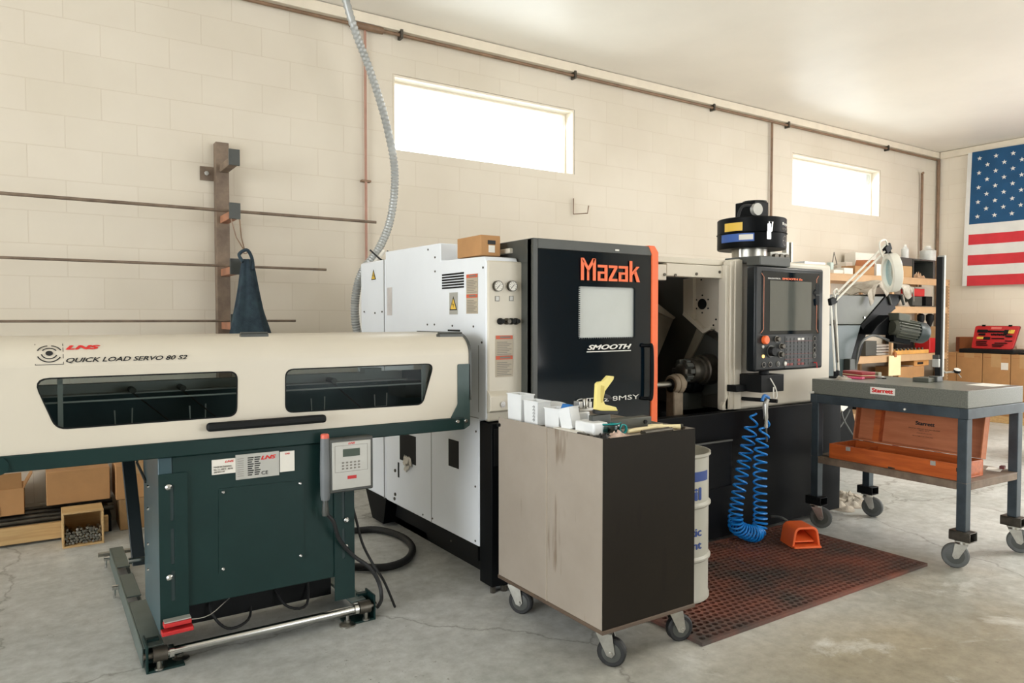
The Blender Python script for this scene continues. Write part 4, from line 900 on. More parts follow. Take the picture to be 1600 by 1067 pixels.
wrap(mcx, mcy, Rm, -1.75, -1.15, zb_+hz*.55, zb_+hz*.82, M_yel, cn); wrap(mcx, mcy, Rm, -1.9, -.82, zb_+hz*.2, zb_+hz*.46, mat('blue_sticker', (52, 92, 168), .5), cn)
wrap(mcx, mcy, Rm, -1.25, -.85, zb_+hz*.25, zb_+hz*.42, M_paper, cn, off=.002)
text('Royal', (0,0,0), XP, ZP, .09, .026, M_inkw, cn, curve=cylmap(mcx, mcy, Rm, .12, zb_+hz*.70), bold=.02)
text('FILTERMIST', (0,0,0), XP, ZP, .10, .018, M_inkg, cn, curve=cylmap(mcx, mcy, Rm, .12, zb_+hz*.56))
ct = cylmap(mcx, mcy, Rm, .30, zb_+hz*.24); b = MB()
for r0, r1 in ((.030, .034),):
    n = 24; vs = []
    for i in range(n+1):
        a = 2*PI*i/n
        for r in (r0, r1): vs.append(ct(r*math.cos(a), r*math.sin(a), 0))
    b._add(vs, [(2*i, 2*i+1, 2*i+3, 2*i+2) for i in range(n)])
b._add([ct(-.003, -.03, 0), ct(.003, -.03, 0), ct(.003, .03, 0), ct(-.003, .03, 0)], [(0, 1, 2, 3)]); b._add([ct(-.03, -.003, 0), ct(.03, -.003, 0), ct(.03, .003, 0), ct(-.03, .003, 0)], [(0, 1, 2, 3)])
b.build('round_mark', M_inkg, cn, fixn=False)
cm = cylmap(mcx, mcy, Rm, -.42, 0)
lt = MB().box(0, .001, 0, .001, 0, .001)
pL = cm(0, (zb_+zt2)/2, .004); MB().obox(pL+V(0, 0, .0), (.9, -.4, 0), ZP, (-.4, -.9, 0), .014, .05, .006).tube([pL+V(-.014, -.012, .0), pL+V(-.014, -.014, .06), pL+V(.014, -.02, .06), pL+V(.014, -.014, 0)], .004, 6).build('latch', M_chrome, cn)
lt.bm.free()

# small carton on the lathe roof
p = at(740, 402, Y=3.25)
t = carton('parts_carton', 'small cardboard carton sitting on the white lathe enclosure beside the black door', 1.845, 1.96, 3.09, 3.33, 1.643, 1.745, M_card, tape=0)
o = MB().box(1.885, 1.93, 3.088, 3.0905, 1.70, 1.72).build('printed_label', M_ink, t); MB().box(1.89, 1.925, 3.087, 3.0905, 1.66, 1.695).build('paper_label', M_paper, t)

# ------------------------------------------------------------------ armoured conduit from the ceiling
t = thing('flexible_conduit', 'grey ribbed flexible conduit curving from the ceiling down behind the lathe', 'conduit', (1.95, 5.0, 2.5))
def cz(x, y, Y): return at(x, y, Y=Y)
cpts = [cz(537, -6, 4.9), cz(552, 40, 4.9), cz(578, 110, 4.92), cz(600, 180, 4.92), cz(615, 250, 4.92), cz(616, 300, 4.9), cz(608, 350, 4.85), cz(590, 392, 4.78), cz(566, 425, 4.74), cz(556, 460, 4.72), cz(555, 500, 4.72), cz(563, 545, 4.72), cz(566, 620, 4.72)]
cpts = [V(cpts[0].x-.03, 4.9, 3.69)]+cpts[1:]
sp_ = spline(cpts, 20); rr = [.026+(.004 if i % 2 else -.002) for i in range(len(sp_))]
MB().tube(sp_, rr, 12).build('ribbed_sleeve', M_conduit, t)
MB().tube([q+V(.035, -.03, 0) for q in spline(cpts[7:], 10)], .014, 8).build('side_cable', M_paper, t)
q = cz(593, 398, 4.74); MB().tube([q+V(-.07, 0, .03), q+V(.0, -.04, -.04), q+V(.05, -.03, -.03), q+V(.06, 0, .03)], .006, 6, 5).build('cable_tie', M_ink, t)
# ------------------------------------------------------------------ brown cart
def caster(parent, x, y, ztop, R, rot, wheelm=M_rub, wd=.03, forkm=M_steel, hub=M_charc, solid=True, n=28):
    """swivel caster: fork (part) and wheel (sub-part)"""
    c, s_ = math.cos(rot), math.sin(rot); trail = .03; wx, wy = x+c*trail, y+s_*trail; ax = V(-s_, c, 0)
    b = MB(); b.M = Matrix.Translation((x, y, 0)) @ Matrix.Rotation(rot, 4, 'Z')
    b.lathe([(.03, ztop-.018), (.03, ztop)], (0, 0, 0), ZP, 16); b.box(-.035, .035, -.03, .03, ztop-.005, ztop)
    hw = wd/2+.006
    for sgn in (-1, 1):
        b.prism([(-.028, sgn*hw, ztop-.018), (.034, sgn*hw, ztop-.018), (.046, sgn*hw, R), (.034, sgn*hw, R-.016), (.014, sgn*hw, R-.01)], (0, sgn*.004, 0))
    b.box(-.028, .034, -hw, hw, ztop-.022, ztop-.016)
    b.cyl((trail, -hw-.009, R), (trail, hw+.009, R), .008, 10)
    f = b.build('caster_fork', forkm, parent, .001)
    wb = MB(); c0 = V(wx, wy, R)-ax*wd/2
    wb.lathe([(R*.72, .0), (R-.006, 0), (R, .006), (R, wd-.006), (R-.006, wd), (R*.72, wd)], c0, ax, n)
    wh = wb.build('wheel', wheelm, f)
    MB().lathe([(.012, -.004), (R*.66, -.0012), (R*.66, wd+.0012), (.012, wd+.004)], c0, ax, n).build('hub', hub, f)
    return f
KX0, KX1, KY0, KY1, KZ0, KZ1 = 1.75, 2.238, 2.05, 2.775, .165, .885
t = thing('metal_cart', 'brown sheet metal cart on casters with clutter on top in front of the lathe', 'cart', ((KX0+KX1)/2, (KY0+KY1)/2, 0)); CART = t
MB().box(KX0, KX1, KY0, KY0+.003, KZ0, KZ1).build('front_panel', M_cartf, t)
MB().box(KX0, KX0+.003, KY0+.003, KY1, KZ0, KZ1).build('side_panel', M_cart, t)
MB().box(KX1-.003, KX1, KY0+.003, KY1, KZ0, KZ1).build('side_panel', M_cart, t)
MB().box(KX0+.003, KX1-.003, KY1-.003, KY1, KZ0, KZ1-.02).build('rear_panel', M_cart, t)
MB().box(KX0+.003, KX1-.003, KY0+.003, KY1-.003, KZ1-.016, KZ1-.010).build('top_tray', M_cart, t)
MB().box(KX0-.003, KX0, KY0+.352, KY0+.356, KZ0, KZ1).build('panel_seam', mat('seam_light', (176, 164, 148), .4), t)
MB().box(KX0-.004, KX1+.004, KY0-.004, KY1+.004, KZ0-.016, KZ0).build('bottom_rim', mat('rusty_rim', (88, 72, 58), .6), t, .003)
MB().cyl((KX0-.012, KY1-.01, KZ1-.035), (KX0+.02, KY1-.01, KZ1-.035), .008, 10).build('handle_stub', M_dark, t)
caster(t, KX0+.06, KY0+.06, KZ0-.016, .056, -.9, M_rub, .034); caster(t, KX0+.05, KY1-.06, KZ0-.016, .056, -1.0, M_rub, .034)
caster(t, KX1-.06, KY0+.06, KZ0-.016, .056, -.3, M_rub, .034); caster(t, KX1-.06, KY1-.06, KZ0-.016, .056, -.5, M_rub, .034)
TZ = KZ1-.010
# clutter on the cart
def bin_(label, x0, x1, y0, y1, z0, h, rz=0, lean=0, txt=None, m=M_milky, group=None):
    c = V((x0+x1)/2, (y0+y1)/2, z0); t = thing('plastic_bin', label, 'bin', c, rz, group); a, b2 = (x1-x0)/2, (y1-y0)/2
    b = MB(); b.M = Matrix.Rotation(lean, 4, 'X'); th = .003
    b.prism([(-a, -b2, 0), (a, -b2, 0), (a*1.05, -b2*1.08, h), (-a*1.05, -b2*1.08, h)], (0, th, 0)).prism([(-a, b2, 0), (a, b2, 0), (a*1.05, b2*1.08, h), (-a*1.05, b2*1.08, h)], (0, -th, 0))
    b.prism([(-a, -b2, 0), (-a, b2, 0), (-a*1.05, b2*1.08, h), (-a*1.05, -b2*1.08, h)], (th, 0, 0)).prism([(a, -b2, 0), (a, b2, 0), (a*1.05, b2*1.08, h), (a*1.05, -b2*1.08, h)], (-th, 0, 0))
    b.box(-a, a, -b2, b2, 0, .003); b.build('bin_body', m, t, .0015, local=True)
    b = MB(); b.M = Matrix.Rotation(lean, 4, 'X')
    for (q0, q1, q2, q3) in ((-a*1.12, a*1.12, -b2*1.16, -b2*1.04), (-a*1.12, a*1.12, b2*1.04, b2*1.16), (-a*1.12, -a*1.02, -b2*1.1, b2*1.1), (a*1.02, a*1.12, -b2*1.1, b2*1.1)): b.box(q0, q1, q2, q3, h-.002, h+.003)
    b.build('rim', m, t, .001, local=True)
    return t
bin_('tall milky plastic bin standing at the rear left corner of the cart', 1.775, 1.84, 2.63, 2.735, TZ+.001, .118)
t = bin_('milky plastic bin with handwriting beside the tall one on the cart', 1.775, 1.84, 2.505, 2.605, TZ+.001, .10)
b = MB()
for k in range(5):
    z = TZ+.018+k*.014; b.tube([(1.7705, 2.53-.004*(k % 2), z), (1.7705, 2.522, z+.006), (1.7705, 2.53, z+.010), (1.7705, 2.536, z+.004)], .0009, 4, 3)
b.build('handwriting', M_ink, t)
bin_('milky plastic bin lying open in the middle of the row on the cart', 1.79, 1.855, 2.385, 2.47, TZ+.001, .08, .1)
bin_('milky plastic bin tipped sideways against its neighbours on the cart', 1.79, 1.845, 2.295, 2.355, TZ+.008, .085, .2, -.25)
t = thing('plastic_sheet', 'bent translucent plastic sheet leaning behind the bins on the cart', 'sheet', (1.9, 2.45, TZ))
MB().grid(lambda a, b: V(1.90+.03*math.sin(a*3), 2.62-.30*a, TZ+.002+.085*b*(1-.25*a)+.01*math.sin(a*6)*b), 14, 4).build('sheet', M_milky, t, solid=.002)
t = thing('foam_block', 'white foam block with rounded edges near the front corner of the cart', 'block', (1.87, 2.20, TZ))
MB().box(1.80, 1.875, 2.165, 2.285, TZ, TZ+.050).build('foam', M_milky, t, .008, 3)
tag(MB().box(1.763, 1.80, 2.22, 2.38, TZ, TZ+.012).build('plastic_strip', M_paper, bevel=.003), 'off white plastic strip lying along the left edge of the cart top', 'strip')
tag(MB().box(1.757, 1.772, 2.155, 2.215, TZ, TZ+.014).build('steel_rule', M_steelD, bevel=.001), 'short dark steel bar at the left rim of the cart beside the plastic strip', 'bar')
p = at(896, 635, Y=2.35)
tag(MB().prism([(p.x-.028, 2.36, TZ+.072), (p.x+.012, 2.36, TZ+.072), (p.x+.008, 2.36, TZ+.10), (p.x-.012, 2.36, TZ+.102)], (0, .05, 0)).build('blue_cap', M_bluep, bevel=.003), 'blue plastic cap among the white bins on the cart', 'cap')
# the riser box under cap and fixture
tag(MB().box(p.x-.015, p.x+.075, 2.335, 2.44, TZ, TZ+.07).build('white_box', M_milky, bevel=.004), 'low white box under the blue cap and the metal fixture on the cart', 'box')
x = at(912, 632, Y=2.36).x
t = thing('machined_fixture', 'small silver machined fixture with a round boss on the cart', 'fixture', (x, 2.36, TZ+.071))
MB().box(x-.035, x+.04, 2.345, 2.40, TZ+.071, TZ+.083).box(x-.03, x-.012, 2.35, 2.39, TZ+.083, TZ+.112).box(x+.02, x+.037, 2.35, 2.39, TZ+.083, TZ+.108).build('fixture_base', M_alu, t, .002)
MB().lathe([(.014, 0), (.014, .006), (.011, .008), (.011, .036), (.008, .04)], (x+.003, 2.355, TZ+.083), ZP, 18).build('boss', M_steel, t)
# yellow clamp
s = 2.22; p = at(947, 643, Y=s)
t = thing('yellow_clamp', 'pale yellow plastic bar clamp standing upright on the cart', 'clamp', (p.x, s, TZ))
def yp(px, py): q = at(px, py, Y=s); return (q.x, s, q.z)
cl = MB().prism([yp(*q) for q in ((931, 640), (933, 600), (936, 597), (943, 596), (951, 587), (960, 588), (959, 593), (946, 611), (943, 625), (946, 632), (963, 636), (966, 642), (955, 642), (940, 642))], (0, .018, 0)).build('clamp_body', M_yplas, t, .003, 3)
MB().prism([yp(*q) for q in ((939, 602), (944, 603), (942, 628), (939, 629))], (0, -.002, 0)).build('inset', mat('yellow_shadow', (206, 186, 96), .5), cl)
MB().prism([yp(*q) for q in ((930, 641), (967, 643), (965, 648), (931, 647))], (0, .02, 0)).build('clamp_pad', M_rub, t, .002)
MB().prism([yp(*q) for q in ((944, 614), (953, 618), (960, 625), (945, 622))], (0, .012, 0)).build('trigger', M_rub, t, .002)
zc_ = yp(948, 647)[2]
tag(MB().box(p.x-.07, p.x+.02, 2.215, 2.245, TZ, max(TZ+.01, zc_-.001)).build('spacer_block', M_charc, bevel=.003), 'dark block under the yellow clamp on the cart', 'block')
# grey steel angle / long block
a = at(962, 655, Y=2.25); c = at(1018, 660, Y=2.25)
t = thing('steel_block', 'long grey green steel block with a dark hole lying across the cart', 'block', (2.05, 2.25, TZ))
MB().box(a.x-.04, c.x, 2.25, 2.30, TZ, TZ+.040).build('block_body', M_olive, t, .003)
q = at(1008, 659, Y=2.25); MB().cyl((q.x, 2.252, TZ+.02), (q.x, 2.245, TZ+.02), .009, 14).build('hole_plug', M_dark, t)
# safety glasses
gx_ = at(950, 658, Y=2.16).x+.02
t = thing('safety_glasses', 'teal tinted safety glasses lying in front of the yellow clamp', 'glasses', (gx_, 2.15, TZ))
MB().grid(lambda a, b: V(gx_-.045+.10*a, 2.17-.035*math.sin(PI*a), TZ+.006+.036*b), 14, 4).build('lens', M_tealp, t, solid=.002)
MB().tube([(gx_-.045, 2.17, TZ+.042), (gx_, 2.133, TZ+.045), (gx_+.055, 2.17, TZ+.042)], .0035, 6, 8).ring((gx_+.04, 2.135, TZ+.022), (0, 1, 0), .020, .015, .01, 20).tube([(gx_+.055, 2.17, TZ+.035), (gx_+.07, 2.26, TZ+.03)], .003, 6, 3).build('frame', mat('teal_plastic', (36, 142, 140), .25), t)
# gloves, rag, wooden tool handles, steel rods
def lump(name, label, cat, x, y, z, rx, ry, h, m, seed=0, n=22, amp=.35):
    rnd = random.Random(seed); ph = [rnd.uniform(0, 6) for _ in range(6)]
    def f(a, b):
        th = 2*PI*a; r = b; w = 1+amp*.5*math.sin(3*th+ph[0])+amp*.35*math.sin(5*th+ph[1])
        zz = h*(1-r**2.2)*(.65+.35*math.sin(4*r*3+ph[2]+2*math.sin(2*th+ph[3])))*(.75+.25*math.sin(3*th+5*r+ph[4]))
        return V(x+rx*r*w*math.cos(th), y+ry*r*w*math.sin(th), z+max(.002, zz)*(1 if r < .99 else .2))
    return tag(MB().grid(f, n*2, n//2+2).build(name, m, fixn=False), label, cat)
lump('black_glove', 'black work glove at the near corner of the cart top', 'glove', 1.80, 2.105, TZ, .040, .035, .026, M_rub, 3)
lump('shop_rag', 'pinkish white rag beside the black glove on the cart', 'rag', 1.865, 2.10, TZ, .05, .035, .030, mat('pink_rag', (216, 190, 172), .9, rgb2=(186, 160, 146), scale=30), 5)
lump('black_cloth', 'black cloth tucked behind the safety glasses on the cart', 'cloth', 1.93, 2.20, TZ, .035, .04, .03, M_rub, 9)
for k, (x0, y0, x1, y1, r, lab) in enumerate(((1.98, 2.075, 2.14, 2.085, .009, 'front one of the two dark steel rods near the cart edge'), (1.99, 2.10, 2.15, 2.112, .008, 'rear one of the two dark steel rods near the cart edge'))):
    tag(MB().cyl((x0, y0, TZ+r), (x1, y1, TZ+r), r, 12).build('steel_rod', M_steelD), lab, 'rod')
for k, (x0, y0, x1, y1, r, lab) in enumerate(((1.95, 2.135, 2.17, 2.17, .010, 'pale wooden handled tool lying behind the steel rods on the cart'), (2.11, 2.19, 2.215, 2.11, .011, 'pale wooden hammer shaft pointing to the right rim of the cart'))):
    t = thing('wooden_tool', lab, 'tool', (x0, y0, TZ)); d = V(x1-x0, y1-y0, 0)
    MB().lathe([(r*.7, 0), (r, d.length*.2), (r*.75, d.length*.6), (r, d.length)], (x0, y0, TZ+r), d, 12).build('grip', M_tag, t)
    MB().cyl((x1, y1, TZ+r), (x1+d.x*.08, y1+d.y*.08, TZ+r), r*1.1, 12).build('ferrule', M_steelD, t)

# ------------------------------------------------------------------ oil drum
dcx, dcy, dr_ = 2.535, 2.47, .178
t = thing('oil_drum', 'small grey oil drum with blue band and lettering behind the cart', 'drum', (dcx, dcy, .018))
Hd = .69; R = dr_
pr = [(R-.006, .0), (R, .004), (R, .02), (R-.005, .03)]
for zz in (.20, .45): pr += [(R-.005, zz-.014), (R+.005, zz-.004), (R+.005, zz+.004), (R-.005, zz+.014)]
pr += [(R-.005, Hd-.02), (R+.004, Hd-.012), (R+.004, Hd), (R-.004, Hd), (R-.008, Hd-.02), (R-.008, .02), (.001, .02)]
M_drumin = mat('drum_inside', (150, 140, 122), .5)
body_ = MB().lathe(pr, (dcx, dcy, .018), ZP, 48).build('drum_shell', M_drum, t)
MB().cyl((dcx, dcy, Hd-.10), (dcx, dcy, Hd-.094), R-.01, 40).build('drum_contents', M_drumin, t)
z0 = .018
wrap(dcx, dcy, R-.005, -1.4, .42, z0+.545+.02, z0+.60+.01, M_inkb, body_, 'blue_band', 24)
def dtext(s, w, h, th_end, z, m, bold=.03):
    a0 = th_end-w/(R-.004); text(s, (0,0,0), XP, ZP, w, h, m, body_, curve=cylmap(dcx, dcy, R-.005, a0, z), bold=bold)
dtext('Mobil', .24, .06, .08, z0+.478, M_inkb, .04)
dtext('Synthetic', .24, .052, .10, z0+.30, M_inkb, .03)
dtext('Lubricant', .25, .038, .10, z0+.252, M_inkb, .03)

# ------------------------------------------------------------------ rubber floor mat with holes
t0 = (2.24, 3.99, 2.005, 2.90); b = MB(); nx, ny = 45, 26; px_, py_ = (t0[1]-t0[0]-.03)/nx, (t0[3]-t0[2]-.03)/ny; zt_m, zb_m = .016, .003
vs_all = []; fs_all = []
for j in range(ny):
    sh = px_/2 if j % 2 else 0
    for i in range(nx-(1 if j % 2 else 0)):
        x0 = t0[0]+.015+i*px_+sh; y0 = t0[2]+.015+j*py_; cx, cy = x0+px_/2, y0+py_/2
        seam = (i % 15 == 14)
        O = [(x0, y0), (cx, y0), (x0+px_, y0), (x0+px_, cy), (x0+px_, y0+py_), (cx, y0+py_), (x0, y0+py_), (x0, cy)]
        base = len(vs_all); rx, ry = px_*(.34 if seam else .42), py_*.40
        vs_all += [(ox, oy, zt_m) for ox, oy in O]
        I = [(cx+rx*math.cos(a), cy+ry*math.sin(a)) for a in [math.radians(225+45*k) for k in range(8)]]
        vs_all += [(ix, iy, zt_m) for ix, iy in I]+[(ix, iy, zb_m) for ix, iy in I]
        for k in range(8):
            k2 = (k+1) % 8; fs_all += [(base+k, base+k2, base+8+k2, base+8+k), (base+8+k, base+8+k2, base+16+k2, base+16+k)]
    if j % 2:
        for xa, xb_ in ((t0[0]+.015, t0[0]+.015+px_/2), (t0[1]-.015-px_/2, t0[1]-.015)):
            base = len(vs_all); y0 = t0[2]+.015+j*py_; vs_all += [(xa, y0, zt_m), (xb_, y0, zt_m), (xb_, y0+py_, zt_m), (xa, y0+py_, zt_m)]; fs_all.append((base, base+1, base+2, base+3))
b._add(vs_all, fs_all)
o = b.build('mesh', M_mat, fixn=False); me_h = o.data; bpy.data.objects.remove(o)
b = MB(); b.bm.from_mesh(me_h)
for q in ((t0[0], t0[1], t0[2], t0[2]+.015), (t0[0], t0[1], t0[3]-.015, t0[3]), (t0[0], t0[0]+.015, t0[2]+.015, t0[3]-.015), (t0[1]-.015, t0[1], t0[2]+.015, t0[3]-.015)):
    b.box(q[0], q[1], q[2], q[3], .001, zt_m+.001)
b.mi = 1; b.box(t0[0]+.002, t0[1]-.002, t0[2]+.002, t0[3]-.002, .001, zb_m); b.mi = 0
o = b.build('rubber_mat', [M_mat, mat('mat_hole_shade', (34, 26, 23), .8)], fixn=False)  # dark bottom sheet stands in for the shade inside the holes
tag(o, 'rust brown perforated rubber mat on the floor in front of the lathe', 'mat')

# ------------------------------------------------------------------ orange foot pedal
p = at(1250, 850, Z=.017); t = thing('foot_pedal', 'orange foot pedal switch on the rubber mat', 'pedal', (p.x, p.y, .018), -.45)
def loc(x, y, z): return (x, y, z)
hw_, hd_, hh_ = .078, .07, .118
b = MB(); arch = roundpoly([(-hw_-.01, 0), (-hw_+.01, hh_), (hw_-.01, hh_), (hw_+.01, 0)], [0, .035, .035, 0]); inn = roundpoly([(-hw_+.004, 0), (-hw_+.022, hh_-.014), (hw_-.022, hh_-.014), (hw_-.004, 0)], [0, .025, .025, 0])
ring_p = [(x, -hd_, z) for x, z in arch]+[(x, -hd_, z) for x, z in inn[::-1]]
b.prism(ring_p, (0, 2*hd_, 0)); b.box(-hw_-.005, hw_+.005, -hd_-.02, hd_, 0, .012)
hd__ = b.build('guard_hood', M_orange, t, .003, local=True)
MB().box(-hw_+.012, hw_-.012, hd_-.008, hd_-.002, .012, .085).build('back_wall', M_red, t, local=True)
MB().prism([(-hw_+.02, -.05, .025), (hw_-.02, -.05, .025), (hw_-.02, .06, .055), (-hw_+.02, .06, .055)], (0, 0, .008)).build('treadle', M_orange, t, .002, local=True)
MB().tube([(.0, .072, .05), (-.005, .11, .09), (-.03, .17, .11), (-.06, .23, .10)], .008, 8, 5).build('cable', M_rubg, t, local=True)

# ------------------------------------------------------------------ coiled blue air hose and gun
CYH = 2.78
t = thing('air_hose', 'bright blue coiled air hose hanging from the lathe control arm down to the mat', 'hose', (3.6, CYH, .05))
cpx = [(1191, 652, .6), (1184, 678, 1), (1178, 706, 1.3), (1172, 735, 1.3), (1166, 770, 1.4), (1161, 800, 1.8), (1160, 820, 2.4), (1163, 833, 3.6), (1171, 838, 4), (1180, 833, 3.6), (1183, 822, 2.4), (1183, 800, 1.7), (1183, 770, 1.4), (1183, 740, 1.3), (1184, 712, 1.3), (1188, 686, 1), (1194, 656, .5)]
cc = [at(x, y, Y=CYH)+V(0, (.05 if i < 8 else -.02), .022) for i, (x, y, d) in enumerate(cpx)]
SUB = 60; path = spline(cc, SUB); out = []; ang = 0; dens = [d for _, _, d in cpx]
for i, pnt in enumerate(path[:-1]):
    s_ = i/SUB; k = min(int(s_), len(dens)-2); d = dens[k]+(dens[k+1]-dens[k])*(s_-k)
    seglen = (path[i+1]-pnt).length; ang += seglen*d*2*PI*16
    tg = (path[min(i+1, len(path)-1)]-path[max(i-1, 0)]).normalized(); n1 = V(0, 1, 0); n2 = tg.cross(n1).normalized()
    top = min(1, i/(SUB*1.0), (len(path)-i)/(SUB*1.2)); rad = (.036+.010*max(0, 1-abs(s_-8)/3))*(.35+.65*top)
    out.append(pnt+(n2*math.cos(ang)+n1*math.sin(ang))*rad)
MB().tube(out, .0062, 6).build('coil', M_coil, t)
a = at(1196, 630, Y=2.74); c = at(1197, 668, Y=2.74); e = at(1198, 690, Y=2.74)
t = thing('air_gun', 'silver air blow gun hanging by its lever above the blue hose', 'air gun', (a.x, 2.74, c.z))
MB().tube([a+V(.02, 0, .02), a+V(.0, 0, -.01), (a+c)/2, c], [.012, .016, .014, .010], 12, 5).build('gun_body', M_silver, t)
MB().tube([a+V(-.03, 0, .015), a+V(-.01, -.0, .045), a+V(.03, 0, .03)], .010, 8, 5).build('hook', M_bluep, t)
MB().tube([a+V(-.02, -.01, 0), (a+c)/2+V(-.022, -.01, 0), c+V(-.014, 0, .02)], .005, 6, 4).build('trigger', M_chrome, t)
MB().cyl(c, e, .006, 8).build('nozzle', M_charc, t)
# ------------------------------------------------------------------ steel stand with granite plate
TX, TY, TR = 4.09, 1.865, math.radians(-2.0)     # near corner; long side runs away from the camera
TW, TL = .595, .94
t = thing('steel_stand', 'grey steel stand on four casters under the granite surface plate', 'stand', (TX, TY, 0), -TR*0+TR); ST = t
MT = WM[t]
def L(name, b, m, par=t, bevel=0): return b.build(name, m, par, bevel, local=True)
zT = .855; lg = .05
L('top_frame', MB().box(-.006, TW+.006, -.006, .04, zT-.055, zT).box(-.006, TW+.006, TL-.04, TL+.006, zT-.055, zT).box(-.006, .04, .04, TL-.04, zT-.055, zT).box(TW-.04, TW+.006, .04, TL-.04, zT-.055, zT).box(.04, TW-.04, .04, TL-.04, zT-.01, zT-.002), M_bluesteel, bevel=.002)
for x in (0, TW-lg):
    for y in (0, TL-lg):
        leg = L('leg', MB().box(x, x+lg, y, y+lg, .202, zT-.055), M_bluesteel, bevel=.003)
        f = MB(); x0, x1, y0, y1, z0, z1 = x-.012, x+.062, y-.03, y+lg+.03, .150, .202
        f.box(x0, x1, y0, y1, z0, z0+.005).box(x0, x1, y0, y1, z1-.005, z1).box(x0, x0+.005, y0, y1, z0+.005, z1-.005).box(x1-.005, x1, y0, y1, z0+.005, z1-.005)
        L('tube_foot', f, M_steelD if y == 0 else M_dark, bevel=.002)
shelfz = .462
L('lower_shelf', MB().box(.0, TW, .0, TL, shelfz-.006, shelfz).box(lg, TW-lg, .0, .006, shelfz-.042, shelfz-.006).box(lg, TW-lg, TL-.006, TL, shelfz-.042, shelfz-.006).box(0, .006, lg, TL-lg, shelfz-.042, shelfz-.006).box(TW-.006, TW, lg, TL-lg, shelfz-.042, shelfz-.006), M_rusty, bevel=.002)
def cast_local(x, y, rot):
    p = MT @ V(x, y, 0); caster(t, p.x, p.y, .150, .066, rot+TR, M_rubg, .032, M_steel, M_charc)
cast_local(.02, .025, 2.05); cast_local(TW-.03, .02, -1.1); cast_local(.03, TL-.02, -1.0); cast_local(TW-.03, TL-.03, -1.25)
# square tubes open at the near end are the feet; small bolts on the frame
L('frame_bolt', MB().cyl((-.008, .33, .80+.02), (-.016, .33, .80+.02), .006, 8).cyl((-.008, TL-.02, zT+.01), (-.03, TL-.01, zT+.01), .007, 8), M_paper)
gp_ = thing('granite_plate', 'thick grey granite surface plate resting on the steel stand', 'plate', MT @ V(0, 0, zT), TR)
GH = .095
L('slab', MB().box(.0, TW-.004, .0, TL, .001, GH), M_granite, gp_, .003)
sx = at(1381, 606, X=TX).y
yy = TL-(.315)
lb = L('maker_sticker', MB().box(-.0015, .001, TL-.545, TL-.395, .035, .075), M_paper, gp_)
def ltext(s, y_left, z, w, h, m, par, x=-.002, **k):      # lettering on a face that looks towards -X
    M = WM[gp_]; o = M @ V(x, y_left, z); d = (M @ V(x, y_left-1, z))-o; return text(s, o, d, ZP, w, h, m, par, **k)
ltext('Starrett', TL-.405, .044, .13, .026, M_inkr, lb, bold=.06)
TOP = zT+GH
def tp(px, py, dz=0): p = at(px, py, Z=TOP+dz); return p
# red case, pink pouch etc on the plate
p = V(4.45, 2.69, 0); t2 = thing('red_case', 'flat dark red instrument case on the granite plate', 'case', (p.x, p.y, TOP), TR-.35)
MB().box(-.05, .05, -.095, .095, 0, .018).build('case_base', mat('case_red', (150, 42, 46), .5), t2, .004, local=True); MB().box(-.049, .049, -.094, .094, .018, .022).build('seam_band', M_tag, t2, local=True); MB().box(-.05, .05, -.095, .095, .022, .042).build('case_lid', MATS['case_red'], t2, .005, local=True)
p = V(4.32, 2.645, 0); tag(MB().obox((p.x, p.y, TOP+.007), (1, .2, 0), (-.2, 1, 0), ZP, .025, .06, .006).build('pink_pouch', mat('pink_pouch', (216, 66, 112), .5), bevel=.004), 'small bright pink pouch in front of the red case', 'pouch')
p = V(4.50, 2.585, 0); t2 = thing('dial_caliper', 'small silver and black measuring tool beside the red case', 'gauge', (p.x, p.y, TOP)); MB().obox((p.x, p.y, TOP+.008), (.3, 1, 0), (1, -.3, 0), ZP, .035, .012, .007).build('gauge_body', M_silver, t2, .003); MB().obox((p.x, p.y, TOP+.003), (.3, 1, 0), (1, -.3, 0), ZP, .055, .008, .003).build('gauge_rail', M_dark, t2)
p = V(4.61, 2.67, 0); tag(MB().box(p.x-.02, p.x+.02, p.y-.03, p.y+.03, TOP, TOP+.03).build('gauge_block', mat('olive_block', (150, 146, 118), .5), bevel=.003), 'small olive beige block right of the red case on the plate', 'block')
lump('shop_towel', 'crumpled white towel at the far left corner of the granite plate', 'towel', 4.235, 2.665, TOP, .05, .045, .028, M_rag, 12)
p = V(4.56, 1.975, 0); tag(MB().obox((p.x, p.y, TOP+.001), (1, 0, 0), YP, ZP, .10, .07, .0008).build('paper_sheet', M_paper), 'white paper sheet at the right end of the granite plate', 'paper')
# height gauge
bp_ = V(4.50, 2.28, 0); t2 = thing('height_gauge', 'tall steel height gauge standing on the granite plate', 'gauge', (bp_.x, bp_.y, TOP), TR)
M_ = WM[t2]; hx_, hy_ = bp_.x, bp_.y
colx = at(1465, 585, Y=hy_).x; ztop = at(1467, 399, Y=hy_).z
MB().box(hx_-.06, hx_+.07, hy_-.035, hy_+.06, TOP, TOP+.026).build('gauge_base', M_olive, t2, .003)
MB().box(hx_+.01, hx_+.075, hy_-.05, hy_-.0, TOP+.0, TOP+.034).build('base_foot', M_charc, t2, .003)
cl_ = MB().box(colx-.013, colx+.005, hy_-.022, hy_+.012, TOP+.0265, ztop-.01).build('column', M_dark, t2, .002)
MB().box(colx+.005, colx+.024, hy_-.026, hy_+.014, TOP+.0265, ztop).build('scale_rail', M_silver, t2, .001)
zs = at(1465, 562, Y=hy_).z
MB().box(colx-.03, colx+.03, hy_-.02, hy_+.02, zs-.045, zs+.005).build('slider', M_silver, t2, .003); MB().box(colx-.028, colx+.012, hy_-.018, hy_+.02, zs+.005, zs+.03).build('fine_adjuster', M_charc, t2, .003)
